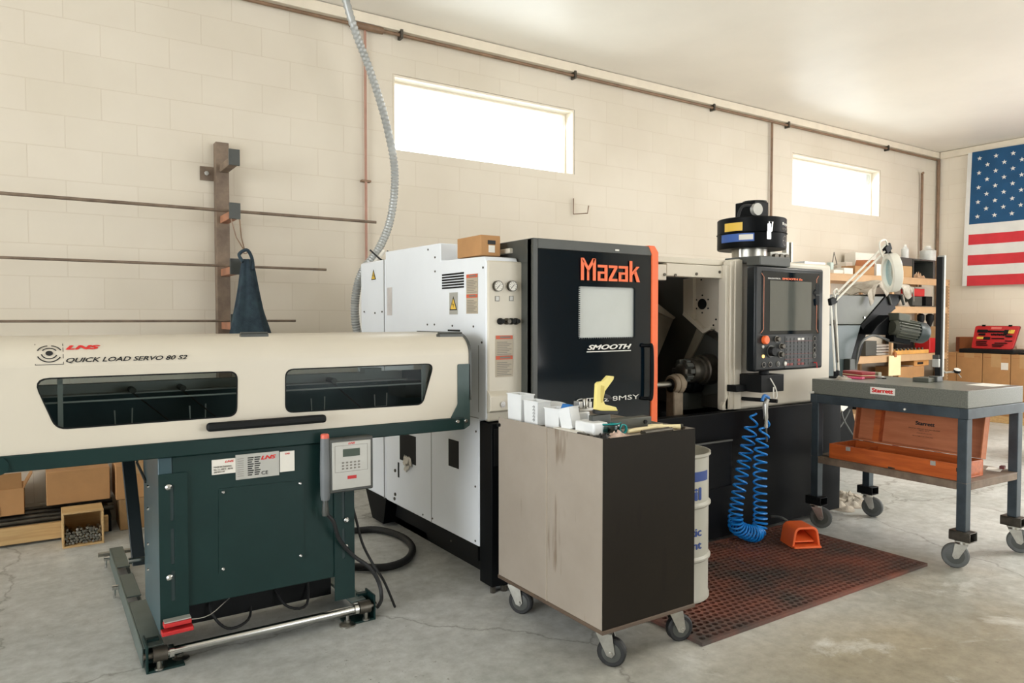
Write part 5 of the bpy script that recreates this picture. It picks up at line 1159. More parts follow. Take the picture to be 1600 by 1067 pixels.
MB().tube([(colx+.03, hy_-.01, zs-.0), (colx+.04, hy_-.01, zs-.06), (colx+.05, hy_-.02, TOP+.05)], .005, 6).build('arm_bracket', M_silver, t2)
dgp = at(1495, 581, Y=hy_-.05)
dg = MB().lathe([(.02, 0), (.02, .014), (.018, .016)], dgp, (-.3, -.35, .9), 20).build('dial_indicator', M_dark, t2)
MB().lathe([(.0185, 0), (.0185, .0015)], dgp+V(-.3, -.35, .9).normalized()*.0161, (-.3, -.35, .9), 20).build('dial_face', M_inkw, dg)
MB().tube([dgp+V(.0, 0, 0), dgp+V(-.03, .02, .0), (colx+.045, hy_-.02, TOP+.05)], .006, 8).tube([dgp, dgp+V(.035, -.01, -.035)], .003, 6).build('indicator_stem', M_steel, dg)
# inspection lamp clamped to the far edge
ly = TY+TL-.06; J0 = at(1304, 590, Y=ly); J1 = at(1301, 470, Y=ly); J2 = at(1386, 388, Y=ly-.1)
t2 = thing('magnifier_lamp', 'white spring arm magnifier lamp with round head at the back of the granite plate', 'lamp', (J0.x, ly, TOP))
MB().cyl((J0.x+.02, ly, TOP), (J0.x+.02, ly, TOP+.05), .018, 14).box(J0.x-.02, J0.x+.05, ly-.03, ly+.03, TOP, TOP+.012).build('lamp_base', M_dark, t2, .003)
for dx, nm in ((-.022, 0), (.028, 1)):
    MB().tube([(J0.x+.02+dx*.8, ly, TOP+.045), J1+V(dx, 0, 0)], .0068, 8).build('lower_arm', M_lamp, t2)
    MB().tube([J1+V(.0, .0, dx*.8), J2+V(-.02, 0, dx*.8)], .0068, 8).build('upper_arm', M_lamp, t2)
MB().tube([(J0.x+.03, ly, TOP+.1), J1+V(.018, 0, -.12)], .006, 8).build('spring', M_steelD, t2)
MB().tube([J1+V(.05, 0, .05), J1+V(.16, -.02, .14)], .007, 8).build('spring', M_steelD, t2)
MB().obox(J1, (1, 0, .3), YP, (-.3, 0, 1), .035, .012, .022).build('joint', M_dark, t2, .004)
MB().obox(J2, (1, 0, .6), YP, (-.6, 0, 1), .034, .014, .024).build('joint', M_dark, t2, .004)
MB().tube([J1+V(.01, -.01, .02), J1+V(-.02, -.02, .055), J1+V(.01, -.02, .075), J1+V(.04, -.01, .045)], .0055, 8, 6).tube([J2+V(-.01, -.01, .02), J2+V(-.06, -.02, .05), J2+V(-.12, -.02, .03), J2+V(-.11, -.02, -.03), J2+V(-.05, 0, -.06)], .0055, 8, 6).build('lamp_cord', M_lamp, t2)
hc = at(1393, 426, Y=ly-.1); hax = V(-.72, .66, -.08).normalized()
hd2 = MB().ring(hc-hax*.03, hax, .128, .092, .055, 40).build('lamp_head', M_lamp, t2, .004)
MB().lathe([(.0915, .002), (.0915, .006)], hc, hax, 36).build('magnifier_lens', M_lens, hd2)
MB().tube([J2+V(.02, 0, 0), J2+V(.035, 0, -.03), hc+V(.01, 0, .122)], .010, 8).build('head_mount', M_dark, hd2)
# wooden instrument case on the lower shelf
cx_, cy_ = .118, .054; CL, CWd, CH = .77, .265, .090
wc_ = thing('wooden_instrument_case', 'long open orange brown wooden instrument case on the lower shelf of the stand', 'case', MT @ V(cx_-.10, cy_, shelfz+.001), TR)
b = MB(); th = .009
b.box(0, CWd, 0, CL, 0, .006).box(0, th, 0, CL, .006, CH).box(CWd-th, CWd, 0, CL, .006, CH).box(th, CWd-th, 0, th, .006, CH).box(th, CWd-th, CL-th, CL, .006, CH).box(th, CWd-th, CL-.16, CL-.15, .006, CH-.02)
b.build('case_tray', M_wood, wc_, .0015, local=True)
ll = MB(); ang = math.radians(10)
ll.M = Matrix.Translation((CWd, 0, CH)) @ Matrix.Rotation(ang, 4, 'Y')
LH, LD = .36, .045
ll.box(-.002, .006, .0, CL, 0, LH)
LHH = .275
lid = MB(); lid.M = Matrix.Translation((CWd-.002, 0, CH+.002)) @ Matrix.Rotation(ang, 4, 'Y')
lid.box(.02, .028, 0, CL, 0, LHH).box(-LD+.02, .02, 0, th, 0, LHH).box(-LD+.02, .02, CL-th, CL, 0, LHH).box(-LD+.02, .02, th, CL-th, LHH-th, LHH).box(-LD+.02, .02, th, CL-th, 0, th)
lo = lid.build('case_lid', M_woodin, wc_, .0015, local=True)
ll.bm.free()
lid2 = MB(); lid2.M = Matrix.Translation((CWd-.002, 0, CH+.002)) @ Matrix.Rotation(ang, 4, 'Y'); lid2.box(-LD+.022, .019, CL-.17, CL-.13, th, LHH-th).build('lid_divider', M_wood, wc_, local=True)
lx = Matrix.Translation((CWd-.002, 0, CH+.002)) @ Matrix.Rotation(ang, 4, 'Y')
def lidtext(s, y, z, w, h, m, **k):
    A = WM[wc_] @ lx; o = A @ V(.0195, y, z); o2 = A @ V(.0195, y-1, z); o3 = A @ V(.0195, y, z+1); return text(s, o, o2-o, o3-o, w, h, m, lo, **k)
def lt_pos(px, py): q = WM[wc_].inverted() @ at(px, py, X=4.41); return q.y, q.z-CH
for s_, px_a, px_b, py_, hgt, bo in (('Starrett', 1427, 1458, 663, .024, .05), ('DIGITAL HEIGHT GAUGE GROUP', 1417, 1467, 668, .006, 0), ('NO. 254', 1434, 1450, 672.5, .005, 0), ('MADE IN U.S.A.', 1431, 1455, 676, .004, 0), ('THE L.S. STARRETT CO.  ATHOL, MASS.', 1424, 1457, 680, .004, 0)):
    ya_, za_ = lt_pos(px_a, py_); yb_, zb__ = lt_pos(px_b, py_); lidtext(s_, ya_, za_, ya_-yb_, hgt, M_ink, bold=bo)
for y in (.13, CL-.13):
    MB().box(-.004, .001, y-.014, y+.014, CH-.028, CH-.004).cyl((-.004, y, CH-.016), (-.008, y, CH-.016), .007, 10).build('clasp', M_silver, wc_, .001, local=True)
for y in (.25, .5): MB().cyl((CWd, y-.02, CH+.001), (CWd, y+.02, CH+.001), .004, 8).build('hinge', M_silver, wc_, local=True)
MB().box(-.003, .004, -.002, .006, CH-.04, CH-.02).build('end_notch', M_dark, wc_, local=True)
P_ = lambda x, y, z: MT @ V(x, y, z)
t2 = thing('scriber', 'thin steel scriber lying along the front edge of the lower shelf', 'scriber', P_(.02, .4, shelfz))
MB().tube([P_(.03, .12, shelfz+.006), P_(.022, .50, shelfz+.006)], .0035, 8).build('scriber_rod', M_steel, t2); MB().tube([P_(.024, .40, shelfz+.007), P_(.022, .44, shelfz+.007)], .007, 8).build('knurled_grip', M_steelD, t2)
tag(MB().tube([P_(.035, .52, shelfz+.006), P_(.035, .88, shelfz+.006)], .0045, 8).build('steel_rod', M_steel), 'thin steel rod lying at the far end of the stand shelf beside the wooden case', 'rod')
tag(MB().obox(P_(.50, .10, shelfz+.004), (1, .3, 0), (-.3, 1, 0), ZP, .05, .035, .003).build('folded_card', M_paper), 'small white card lying at the right end of the lower shelf', 'card')
tag(MB().obox(P_(.53, .07, shelfz+.018), (1, .2, 0), (-.2, 1, 0), ZP, .022, .012, .008).build('red_tool', mat('dark_red_tool', (96, 30, 26), .5), bevel=.002), 'tiny dark red tool on the white card at the end of the lower shelf', 'tool')

# ------------------------------------------------------------------ chip conveyor behind the stand
t = thing('chip_conveyor', 'dark grey green chip conveyor rising at the right end of the lathe', 'conveyor', (5.2, 3.9, 0))
def pj(pts, Y): return [(*(lambda p: (p.x, Y, p.z))(at(x, y, Y=Y)),) for x, y in pts]
VY = 3.7
p1_ = [(1240, 458), (1382, 462), (1345, 507), (1322, 580), (1303, 700), (1240, 715)]
MB().prism(pj([(1240, 458), (1296, 460), (1382, 463), (1345, 507), (1240, 507)], VY), (0, .35, 0)).build('upper_hood', M_olive, t, .006)
MB().prism(pj([(1240, 508.5), (1345, 508), (1322, 590), (1303, 640), (1285, 705), (1240, 715)], VY), (0, .35, 0)).build('side_plate', mat('conveyor_blue_grey', (66, 78, 78), .4, var=.06), t, .004)
MB().prism(pj([(1382, 464), (1392, 462), (1400, 482), (1354, 520), (1335, 590), (1332, 640), (1345, 700), (1300, 742), (1290, 742), (1303, 700), (1322, 590), (1345, 508)], VY+.06), (0, .4, 0)).build('trough', M_black, t, .004)
MB().prism(pj([(1382, 466), (1386, 459), (1412, 460), (1404, 474), (1352, 523), (1345, 509)], VY+.03), (0, .42, 0)).build('chute_head', M_dark, t, .004)
MB().prism(pj([(1372, 508), (1392, 492), (1404, 502), (1396, 524), (1362, 522)], VY-.08), (0, .3, 0)).build('drive_guard', M_black, t, .006)
b = MB(); 
for px, py in ((1388, 462), (1408, 462)): 
    b.tube([V(*pj([(px, py)], VY+.02)[0]), V(*pj([(px+4, py+14)], VY+.02)[0])], .012, 8)
b.build('lift_lug', M_charc, t)
for px, py in ((1350, 496), (1374, 506), (1369, 512)):
    q = pj([(px, py)], VY-.002)[0]; MB().cyl(q, (q[0], q[1]-.008, q[2]), .010, 10).build('screw', M_chrome, t)
mc = at(1396, 512, Y=VY-.12); me_ = V(.93, -.34, -.16).normalized()
mo = MB().lathe([(.055, -.02), (.078, 0), (.078, .22), (.07, .225)], mc, me_, 26).build('gear_motor', M_olive, t)
b = MB(); uu_ = me_.orthogonal().normalized(); vv_ = me_.cross(uu_)
for k in range(20):
    a = 2*PI*k/20; d = uu_*math.cos(a)+vv_*math.sin(a); b.obox(mc+me_*.11+d*.085, me_, d, me_.cross(d), .105, .012, .0035)
b.build('cooling_fins', M_olive, mo)
MB().lathe([(.07, .22), (.092, .225), (.096, .24), (.096, .31), (.085, .33), (.02, .333)], mc, me_, 28).build('fan_cover', mat('fan_cover', (44, 56, 56), .4), mo, .003)
MB().obox(mc+me_*.06+V(0, 0, .1), me_, YP, ZP, .06, .05, .035).build('terminal_box', M_olive, mo, .005)
MB().obox(mc+me_*.05-V(0, 0, .10), me_, YP, ZP, .09, .04, .03).build('gearbox', M_black, mo, .005)
a = pj([(1320, 556)], VY-.05)[0]
MB().tube([pj([(1337, 585)], VY-.05)[0], pj([(1338, 565)], VY-.06)[0], pj([(1345, 537)], VY-.08)[0], pj([(1364, 524)], VY-.08)[0], pj([(1392, 533)], VY-.1)[0], pj([(1408, 536)], VY-.1)[0]], .011, 8, 6).build('power_cable', M_rubg, t)
q = pj([(1330, 575)], VY-.04)[0]; MB().box(q[0]-.05, q[0]+.05, VY-.06, VY, q[2]-.08, q[2]+.08).build('junction_box', M_charc, t, .005)
q0, q1 = pj([(1302, 652)], VY)[0], pj([(1290, 676)], VY)[0]
wl = MB().obox((V(*q0)+V(*q1))/2+V(.01, -.004, .02), V(*q0)-V(*q1)+V(0, 0, 0), YP, (1, 0, -.5), .085, .002, .028).build('warning_label', M_paper, t); 
MB().obox((V(*q0)+V(*q1))/2+V(.025, -.007, .055), V(*q0)-V(*q1), YP, (1, 0, -.5), .04, .001, .022).build('label_header', M_inkr, wl)
q = V(*pj([(1308, 630)], VY)[0]); bx = MB().obox(q+V(0, -.03, .0), (1, 0, .45), YP, (-.45, 0, 1), .05, .03, .06).build('switch_box', M_paper, t, .006)
MB().tube([q+V(.01, -.04, -.05), V(*pj([(1318, 655)], VY-.1)[0]), V(*pj([(1338, 688)], VY-.1)[0])], .007, 8, 5).tube([V(*pj([(1328, 640)], VY-.05)[0]), V(*pj([(1312, 668)], VY-.05)[0]), V(*pj([(1288, 682)], VY-.05)[0])], .006, 8, 5).build('hanging_cord', M_rubg, t)
# rag on the conveyor
rc = [V(*pj([p], VY+.1)[0]) for p in ((1335, 468), (1350, 452), (1372, 450), (1400, 456), (1404, 460))]
def ragf(a, b_):
    base = spline(rc, 8); p = base[min(int(a*(len(base)-1)), len(base)-1)]
    return p+V(0, -.15+.3*b_, .035+.035*abs(math.sin(9*a+5*b_))*math.sin(PI*b_)+.02*abs(math.sin(23*a))*math.cos(3*b_)**2-(.09 if b_ == 0 else 0)*(1+math.sin(20*a))*.7)
tag(MB().grid(ragf, 40, 12).build('shop_rag', M_rag, fixn=False, solid=.004), 'crumpled beige rag draped over the top of the chip conveyor', 'rag')
# rags on the floor
k_ = 0
for px, py, rx, ry, lab in ((1300, 790, .16, .13, 'largest crumpled beige rag on the floor behind the stand, farthest left'), (1322, 776, .15, .12, 'crumpled beige rag on the floor at the back of the rag heap'), (1335, 787, .13, .10, 'crumpled beige rag on the floor at the right of the rag heap')):
    p = at(px, py, Z=.01); lump('floor_rag', lab, 'rag', p.x, p.y, .001, rx, ry, .055, M_rag, 20+k_, 26, .5); k_ += 1

# ------------------------------------------------------------------ beige shelving by the wall
SY0, SY1 = 4.95, 5.39; SX0, SX1 = 7.55, 10.28
t = thing('shelving_unit', 'long beige steel shelving unit against the back wall under the smaller window', 'shelving', ((SX0+SX1)/2, 5.17, 0))
lev = [.20, at(1430, 553, Y=SY0).z-.0, at(1430, 479, Y=SY0).z, at(1400, 436, Y=SY0).z+.03]
for z in lev:
    MB().box(SX0+.02, SX1-.02, SY0, SY0+.02, z-.085, z-.012).box(SX0+.02, SX1-.02, SY1-.02, SY1, z-.085, z-.012).box(SX0+.02, SX1-.02, SY0+.0, SY1, z-.012, z).build('shelf', M_beige, t, .002)
for x in (SX0, SX0+1.33, SX1-.04):
    for y in (SY0-.006, SY1-.04):
        b = MB(); zt9 = lev[3]-.0; b.box(x, x+.004, y, y+.035, 0, zt9).box(x+.004, x+.04, y, y+.003, 0, zt9)
        o = b.build('post', M_beige, t)
        if x > 10 and y < 5:
            b = MB()
            for k in range(44): b.box(x+.016, x+.026, y-.001, y+.001, .10+k*.04, .122+k*.04)
            b.build('post_slots', M_dark, o)
def sh(px, Y): return at(px, 430, Y=Y).x
def item(name, label, cat, px0, px1, py0, lv, m, Y=5.0, d=.2, bevel=.004, **k):
    x0 = at(px0, py0, Y=Y); x1 = at(px1, py0, Y=Y); z = lev[lv]+.001
    return tag(MB().box(x0.x, x1.x, Y, Y+d, z, max(z+.02, x0.z)).build(name, m, bevel=bevel), label, cat)
M_pale = mat('pale_box', (226, 220, 208), .6, var=.02)
item('white_carton', 'pale stack box at the back of the top shelf under the lamp cord', 'box', 1337, 1369, 394, 3, M_pale, 5.22, .15)
t = thing('open_carton', 'brown open carton on the top shelf left of the lettered white box', 'box', (sh(1350, 5.0), 5.0, lev[3]))
x0, x1 = sh(1336, 5.0), sh(1366, 5.0); z = lev[3]
MB().box(x0, x1, 5.0, 5.18, z, z+.11).build('box_body', M_card, t, .003); MB().prism([(x0, 5.0, z+.11), (x1, 5.0, z+.11), (x1-.05, 4.96, z+.19), (x0-.04, 4.96, z+.17)], (0, .004, 0)).build('flap', M_cardb, t)
item('white_carton', 'white box with faint printed lines on the top shelf beside the lamp head', 'box', 1370, 1386, 412, 3, M_paper, 4.99, .18)
for k, (a_, b_, py, lab) in enumerate(((1303, 1318, 421, 'small white tray at the left end of the top shelf'), (1319, 1333, 418, 'small white tray second from the left on the top shelf'), (1322, 1332, 409, 'small white box above the trays at the left of the top shelf'))):
    item('parts_tray', lab, 'tray', a_, b_, py, 3, M_pale, 5.0 if k < 2 else 5.2, .12)
q = at(1303, 415, Y=5.1); t = thing('wire_hanger', 'thin triangular wire frame standing at the left end of the top shelf', 'wire', (q.x, 5.1, lev[3]))
MB().tube([(q.x-.06, 5.1, lev[3]+.01), (q.x-.0, 5.1, lev[3]+.26), (q.x+.06, 5.1, lev[3]+.12), (q.x-.06, 5.1, lev[3]+.10)], .006, 6).build('wire', M_inkg, t); MB().box(q.x-.09, q.x-.03, 5.08, 5.14, lev[3]+.0, lev[3]+.14).build('clip', mat('pale_green', (190, 204, 196), .5), t, .01)
item('beige_box', 'square beige box on the top shelf right of the lamp head', 'box', 1409, 1425.5, 415, 3, M_card2, 4.98, .2)
x0, x1 = sh(1427, 5.0), sh(1461, 5.0); z0, z1 = lev[3]+.001, at(1440, 405, Y=5.0).z
t = thing('black_bin', 'open fronted black bin with wrapped parts at the right end of the top shelf', 'bin', ((x0+x1)/2, 5.1, z0))
MB().box(x0, x1, 5.0, 5.3, z1-.02, z1).box(x0, x0+.015, 5.0, 5.3, z0, z1-.02).box(x1-.05, x1, 5.0, 5.3, z0, z1-.02).box(x0, x1, 5.28, 5.3, z0, z1-.02).box(x0, x1, 5.0, 5.3, z0, z0+.008).build('bin_shell', M_charc, t, .002)
lump('wrapped_part', 'brown paper wrapped parts inside the black bin on the top shelf', 'part', (x0+x1)/2+.0, 5.08, z0+.009, .13, .06, .09, mat('kraft_wrap', (170, 124, 84), .8, rgb2=(206, 180, 150), scale=14), 31)
zbb = at(1409, 415, Y=4.98).z+.002; xa_, xb8 = sh(1407, 4.99), sh(1425, 4.99); zbt = at(1409, 402, Y=4.99).z
tag(MB().box(xa_, xb8, 4.985, 5.15, zbb, zbt).build('black_tool_box', M_charc, bevel=.006), 'low black toolbox standing on the square beige box of the top shelf', 'toolbox')
for a_, b_, lab, zz in ((1409, 1418, 'pale bottle standing behind the lamp head above the top shelf', 384), (1443, 1455, 'pale bottle standing on top of the black bin', 386)):
    x = (sh(a_, 5.15)+sh(b_, 5.15))/2; zb9 = z1+.003 if a_ > 1420 else lev[3]+.125+.03; zt9 = at(a_, zz, Y=5.15).z; r = (sh(b_, 5.15)-sh(a_, 5.15))/2
    if a_ < 1420: zb9 = zbt+.002; y_ = 5.07; x = (sh(a_, y_)+sh(b_, y_))/2; zt9 = at(a_, zz, Y=y_).z; r = .045
    else: y_ = 5.15
    x += .0; t = thing('plastic_bottle', lab, 'bottle', (x, y_, zb9)); h = zt9-zb9
    MB().lathe([(r*.96, 0), (r, .01), (r, h*.75), (r*.5, h*.88), (r*.4, h)], (x, y_, zb9), ZP, 18).build('bottle_body', mat('pale_bottle', (208, 208, 202), .4), t); MB().cyl((x, y_, zt9), (x, y_, zt9+.02), r*.42, 14).build('cap', M_paper, t)
# second shelf
q = at(1430, 457, Y=5.05)
LVB = lev[:]; lev[2] += .0125
item('black_case', 'black case lying on the middle shelf under the red tool', 'case', 1426, 1441, 463, 2, M_charc, 5.0, .2)
item('black_case', 'small black case at the right of the middle shelf', 'case', 1447, 1457, 463, 2, M_dark, 5.0, .15)
lev[2] = LVB[2]
a = at(1420, 452, Y=5.05); c = at(1439, 462, Y=5.05)
zct = at(1426, 463, Y=5.0).z+.002
tag(MB().box(a.x, c.x, 5.0, 5.16, zct, a.z+.01).build('red_tool', M_red, bevel=.01), 'red power tool resting on the black case on the middle shelf', 'tool')
lump('grey_cloth', 'grey and white cloth hanging at the left of the middle shelf by the conveyor', 'cloth', sh(1411, 5.05), 5.07, lev[2]+.001, .12, .09, .17, M_rag, 44)
tag(MB().box(sh(1424, 5.02), sh(1458, 5.02), 4.97, 5.2, lev[2]+.0005, lev[2]+.012).build('flat_tray', M_charc, bevel=.002), 'thin dark tray under the cases on the middle shelf', 'tray')
item('white_carton', 'pale box at the back of the middle shelf behind the red tool', 'box', 1430, 1455, 448, 2, M_pale, 5.25, .1)
# tools hanging under the middle shelf
for px, w_, lab in ((1440, .045, 'black hand tool hanging under the middle shelf, nearer the conveyor motor'), (1454, .05, 'black hand tool hanging under the middle shelf, nearer the height gauge')):
    x = sh(px, 5.02); z = lev[2]-.088; t = thing('hanging_tool', lab, 'tool', (x, 5.02, z))
    MB().lathe([(.02, -.17), (w_*.6, -.13), (w_, -.08), (w_, -.02), (.02, 0)], (x, 5.02, z), ZP, 14).build('tool_body', M_dark, t); MB().cyl((x, 5.02, z-.20), (x, 5.02, z-.17), .012, 8).build('tip', M_steelD, t)
tag(MB().obox((sh(1449, 5.1), 5.1, lev[1]+.26), (.1, 0, 1), YP, (1, 0, -.1), .13, .012, .018).build('wooden_stick', mat('dark_wood_handle', (110, 62, 40), .5), bevel=.004), 'dark brown wooden stick standing on the lower shelf behind the motor', 'stick')
item('cardboard_box', 'small cardboard box on the lower shelf behind the dark wooden stick', 'box', 1450, 1462, 510, 1, M_card2, 5.21, .15)
# third shelf contents
x0 = sh(1373, 4.99); x1 = sh(1393, 4.99)
for k in range(4): tag(MB().box(x0, x1, 5.0, 5.2, lev[1]+.001+k*.035, lev[1]+.028+k*.035).build('steel_flat', M_alu, bevel=.002), '%s flat silver steel bar of the stack on the lower shelf' % ('lowest', 'second lowest', 'second highest', 'topmost')[k], 'bar', 'steel flats stacked on the lower shelf')
item('grey_block', 'dark grey vise like block at the left end of the lower shelf', 'block', 1353, 1370, 533, 1, M_charc, 5.0, .2)
t = thing('wooden_tray', 'orange wooden parts tray on the lower shelf under the conveyor motor', 'tray', (sh(1428, 4.98), 5.05, lev[1])); x0, x1 = sh(1400, 4.98), sh(1452, 4.98)
MB().box(x0, x1, 4.97, 4.985, lev[1]+.001, lev[1]+.05).box(x0, x1, 5.17, 5.18, lev[1]+.001, lev[1]+.05).box(x0, x0+.01, 4.985, 5.17, lev[1]+.001, lev[1]+.05).box(x1-.01, x1, 4.985, 5.17, lev[1]+.001, lev[1]+.05).box(x0+.01, x1-.01, 4.985, 5.17, lev[1]+.001, lev[1]+.02).build('tray_body', mat('tray_wood', (214, 160, 84), .6), t, .002)
for k in range(9):
    x = x0+.05+k*(x1-x0-.1)/8; tag(MB().cyl((x, 5.03, lev[1]+.0205), (x, 5.03, lev[1]+.075), .014, 10).build('drill_bush', M_steelD), 'small dark metal piece standing in the orange wooden tray', 'part', 'metal pieces in the wooden tray')
item('red_block', 'red block at the right end of the lower shelf', 'block', 1453, 1463, 528, 1, M_red, 5.0, .2, .01)
item('red_block', 'small red block left of the larger one on the lower shelf', 'block', 1441, 1450, 530, 1, M_red, 5.19, .1, .01)
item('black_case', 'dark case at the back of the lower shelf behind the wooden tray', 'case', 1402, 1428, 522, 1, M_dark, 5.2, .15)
# bottom shelf cartons
zz = lev[0]+.001
t = carton('cardboard_box', 'open cardboard box with paper on top on the bottom shelf under the wooden tray', sh(1408, 4.98), sh(1448, 4.98), 4.99, 5.3, zz, at(1420, 573, Y=4.98).z, M_card, tape=0)
zb8 = at(1420, 573, Y=4.98).z
t = carton('cardboard_box', 'smaller orange brown box stacked on the open box of the bottom shelf', sh(1432, 4.99), sh(1455, 4.99), 5.0, 5.25, zb8+.001, at(1440, 561, Y=4.98).z, mat('orange_card', (206, 148, 84), .7), tape=0)
q = MB().box(sh(1437, 4.99)+.0, sh(1446, 4.99), 4.998, 5.001, zb8+.02, zb8+.05).build('printed_mark', M_ink, t)
tag(MB().obox((sh(1418, 5.1), 5.1, zb8+.004), (1, 0, 0), YP, ZP, .09, .09, .002).build('paper_stack', M_paper), 'sheets of white paper lying on the cartons of the bottom shelf', 'paper')
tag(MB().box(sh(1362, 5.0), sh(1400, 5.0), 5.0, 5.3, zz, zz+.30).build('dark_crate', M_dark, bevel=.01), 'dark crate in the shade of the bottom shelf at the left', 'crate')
# clipboard hanging from the lower shelf edge
a = at(1388, 556, Y=SY0-.02); c = at(1406, 586, Y=SY0-.02)
t = thing('hanging_tag', 'cream card hanging on a clip from the edge of the lower shelf', 'card', (a.x, SY0-.02, c.z))
MB().box(a.x, c.x, SY0-.03, SY0-.022, c.z, a.z).build('card', M_tag, t, .002); MB().box((a.x+c.x)/2-.02, (a.x+c.x)/2+.03, SY0-.036, SY0-.012, a.z-.02, a.z+.04).build('clip', M_cardb, t, .003)

# ------------------------------------------------------------------ boxes along the side wall
BX = 10.30
def wx(px, py=600): return at(px, py, X=BX).y
zt0 = at(1530, 552, X=BX).z
tag(MB().box(BX-.02, 10.82, 2.2, wx(1475), .0, .09).build('wooden_pallet', M_ply, bevel=.004), 'long pale wooden runner under the tall boxes along the side wall', 'pallet')
ys = [wx(1476), wx(1493.5), wx(1534), wx(1578), wx(1578)-(wx(1534)-wx(1578)), wx(1578)-2*(wx(1534)-wx(1578))]
labs = ['narrow tall cardboard box at the end of the row by the shelving', 'tall cardboard box below the lid hinge of the red tool case', 'tall cardboard box with two paper labels under the red tool case', 'tall cardboard box right of the one with paper labels', 'tall cardboard box at the right end of the row along the side wall']
for k in range(5):
    y1, y0 = ys[k]-.004, ys[k+1]+.004
    t = carton('cardboard_box', labs[k], BX, 10.82, y0, y1, .091, zt0, M_card, tape=0)
    MB().box(BX-.0015, BX+.002, y0+.02, y1-.02, zt0-.05, zt0-.046).build('flap_seam', M_cardb, t)
    if k in (1, 2, 3):
        ym = (y0+y1)/2; MB().box(BX-.002, BX+.002, ym-.06, ym+.06, zt0-(.06 if k == 1 else .17), zt0+.001).build('tape', M_card2, t)
    if k == 2: MB().box(BX-.003, BX+.002, y0+.02, y0+.10, zt0-.20, zt0-.11).build('paper_label', M_paper, t)
a = at(1470, 524, X=BX+.31)
t = carton('cardboard_box', 'flat brown box lying on the tall boxes left of the red tool case', BX+.315, 10.8, wx(1520)+.03, wx(1474), zt0+.001, a.z-.015, M_cardb, tape=0)
MB().box(BX+.313, BX+.317, wx(1480), wx(1474.2), zt0+.02, a.z-.02).build('dark_end', mat('dark_card', (120, 66, 42), .7), t)
# red tool case, open
ya, yb = wx(1497), wx(1583)
t = thing('tool_case', 'open red tool case with black tools standing on the cardboard boxes', 'tool case', (BX+.1, (ya+yb)/2, zt0))
MB().box(BX+.0, BX+.30, yb, ya, zt0+.001, zt0+.055).build('case_base', M_dark, t, .01)
lt_ = at(1523, 509, X=BX+.22); rt_ = at(1592, 512, X=BX+.22); lb_ = at(1516, 545, X=BX+.12); rb9 = at(1580, 549, X=BX+.12)
zl0 = zt0+.058; zl1 = lt_.z; LXX = [(BX+.14, zl0), (BX+.24, zl1)]
yl0, yr0, yl1, yr1 = lb_.y, rb9.y, lt_.y, rt_.y
def cs(u, v, d=0):      # point on the lid face: u right, v up
    y = (yl0+(yl1-yl0)*v)*(1-u)+(yr0+(yr1-yr0)*v)*u; return V(BX+.14+.10*v-d, y, zl0+(zl1-zl0)*v)
def lidpoly(name, pts, m, par, d0, d1, bevel=.002):
    b = MB(); b.prism([cs(u, v, d0) for u, v in pts], (d0-d1, 0, 0)); return b.build(name, m, par, bevel)
ld = lidpoly('case_lid', roundpoly(rect(0, 1, 0, 1), .08, 4), M_red, t, 0, -.05, .004)
lidpoly('lid_rim', roundpoly(rect(-.01, 1.01, -.01, 1.01), .08, 4), mat('dark_red', (130, 24, 28), .5), ld, -.02, -.04)
lidpoly('lid_plate', roundpoly(rect(.38, .62, .86, .95), .02, 3), mat('faded_red', (222, 120, 110), .5), ld, -.0, .004)
for (u0, u1, v0, v1, m) in ((.08, .32, .70, .84, M_dark), (.33, .70, .72, .80, M_dark), (.70, .85, .66, .84, M_dark), (.80, .93, .68, .84, M_yel), (.10, .26, .42, .52, M_yel), (.26, .42, .40, .52, M_dark), (.12, .28, .58, .66, M_dark), (.10, .36, .30, .34, M_dark), (.10, .36, .22, .26, M_dark), (.12, .40, .14, .18, M_dark), (.5, .78, .16, .20, M_dark), (.55, .85, .24, .28, M_dark), (.52, .74, .10, .13, M_dark), (.45, .75, .44, .48, M_dark), (.76, .92, .52, .60, M_dark), (.78, .95, .34, .38, M_dark)):
    lidpoly('hand_tool', roundpoly(rect(u0, u1, v0, v1), .015, 2), m, ld, -.0, .014)
b = MB()
for k in range(8):
    c = cs(.44+.045*k, .62+.012*(k % 2), .0); b.cyl(c, c-V(.012, 0, 0), .012, 10)
b.build('socket_row', M_dark, ld)
for u_ in (.2, .8): lidpoly('latch', rect(u_-.04, u_+.04, .98, 1.05), M_dark, ld, -.0, .01)

# small dark clamp at the far right on the boxes
p = at(1597, 549, X=BX+.05); tag(MB().box(BX+.02, BX+.12, p.y-.15, p.y+.03, zt0+.001, zt0+.03).build('black_tool', M_dark, bevel=.004), 'small black tool on the boxes right of the red tool case', 'tool')

# ------------------------------------------------------------------ second trolley at the right edge
QX, QY = 7.65, 2.97
t = thing('steel_trolley', 'dark steel trolley cut off by the right edge of the photo', 'trolley', (QX+.3, QY-.3, 0))
zq = at(1594, 600, X=QX).z
z2 = at(1597, 632, X=QX).z; z3 = at(1597, 664, X=QX).z
for z in (zq-.02, z2, z3): MB().box(QX, QX+.6, QY-.9, QY, z-.05, z).build('shelf', M_rusty if z != zq-.02 else M_dark, t, .003)
for y in (QY-.04, QY-.9):
    for x in (QX, QX+.56): MB().box(x, x+.04, y, y+.04, .16, zq-.02).build('post', M_rusty, t)
for y in (QY-.06, QY-.85):
    for x in (QX+.05, QX+.5): caster(t, x, y, .16, .065, -1.2, M_rub, .035)
t = thing('bench_monitor', 'dark framed case with glass front standing on the steel trolley', 'case', (QX+.1, QY-.3, zq))
za = zq-.019; zb9 = at(1594, 566, X=QX).z
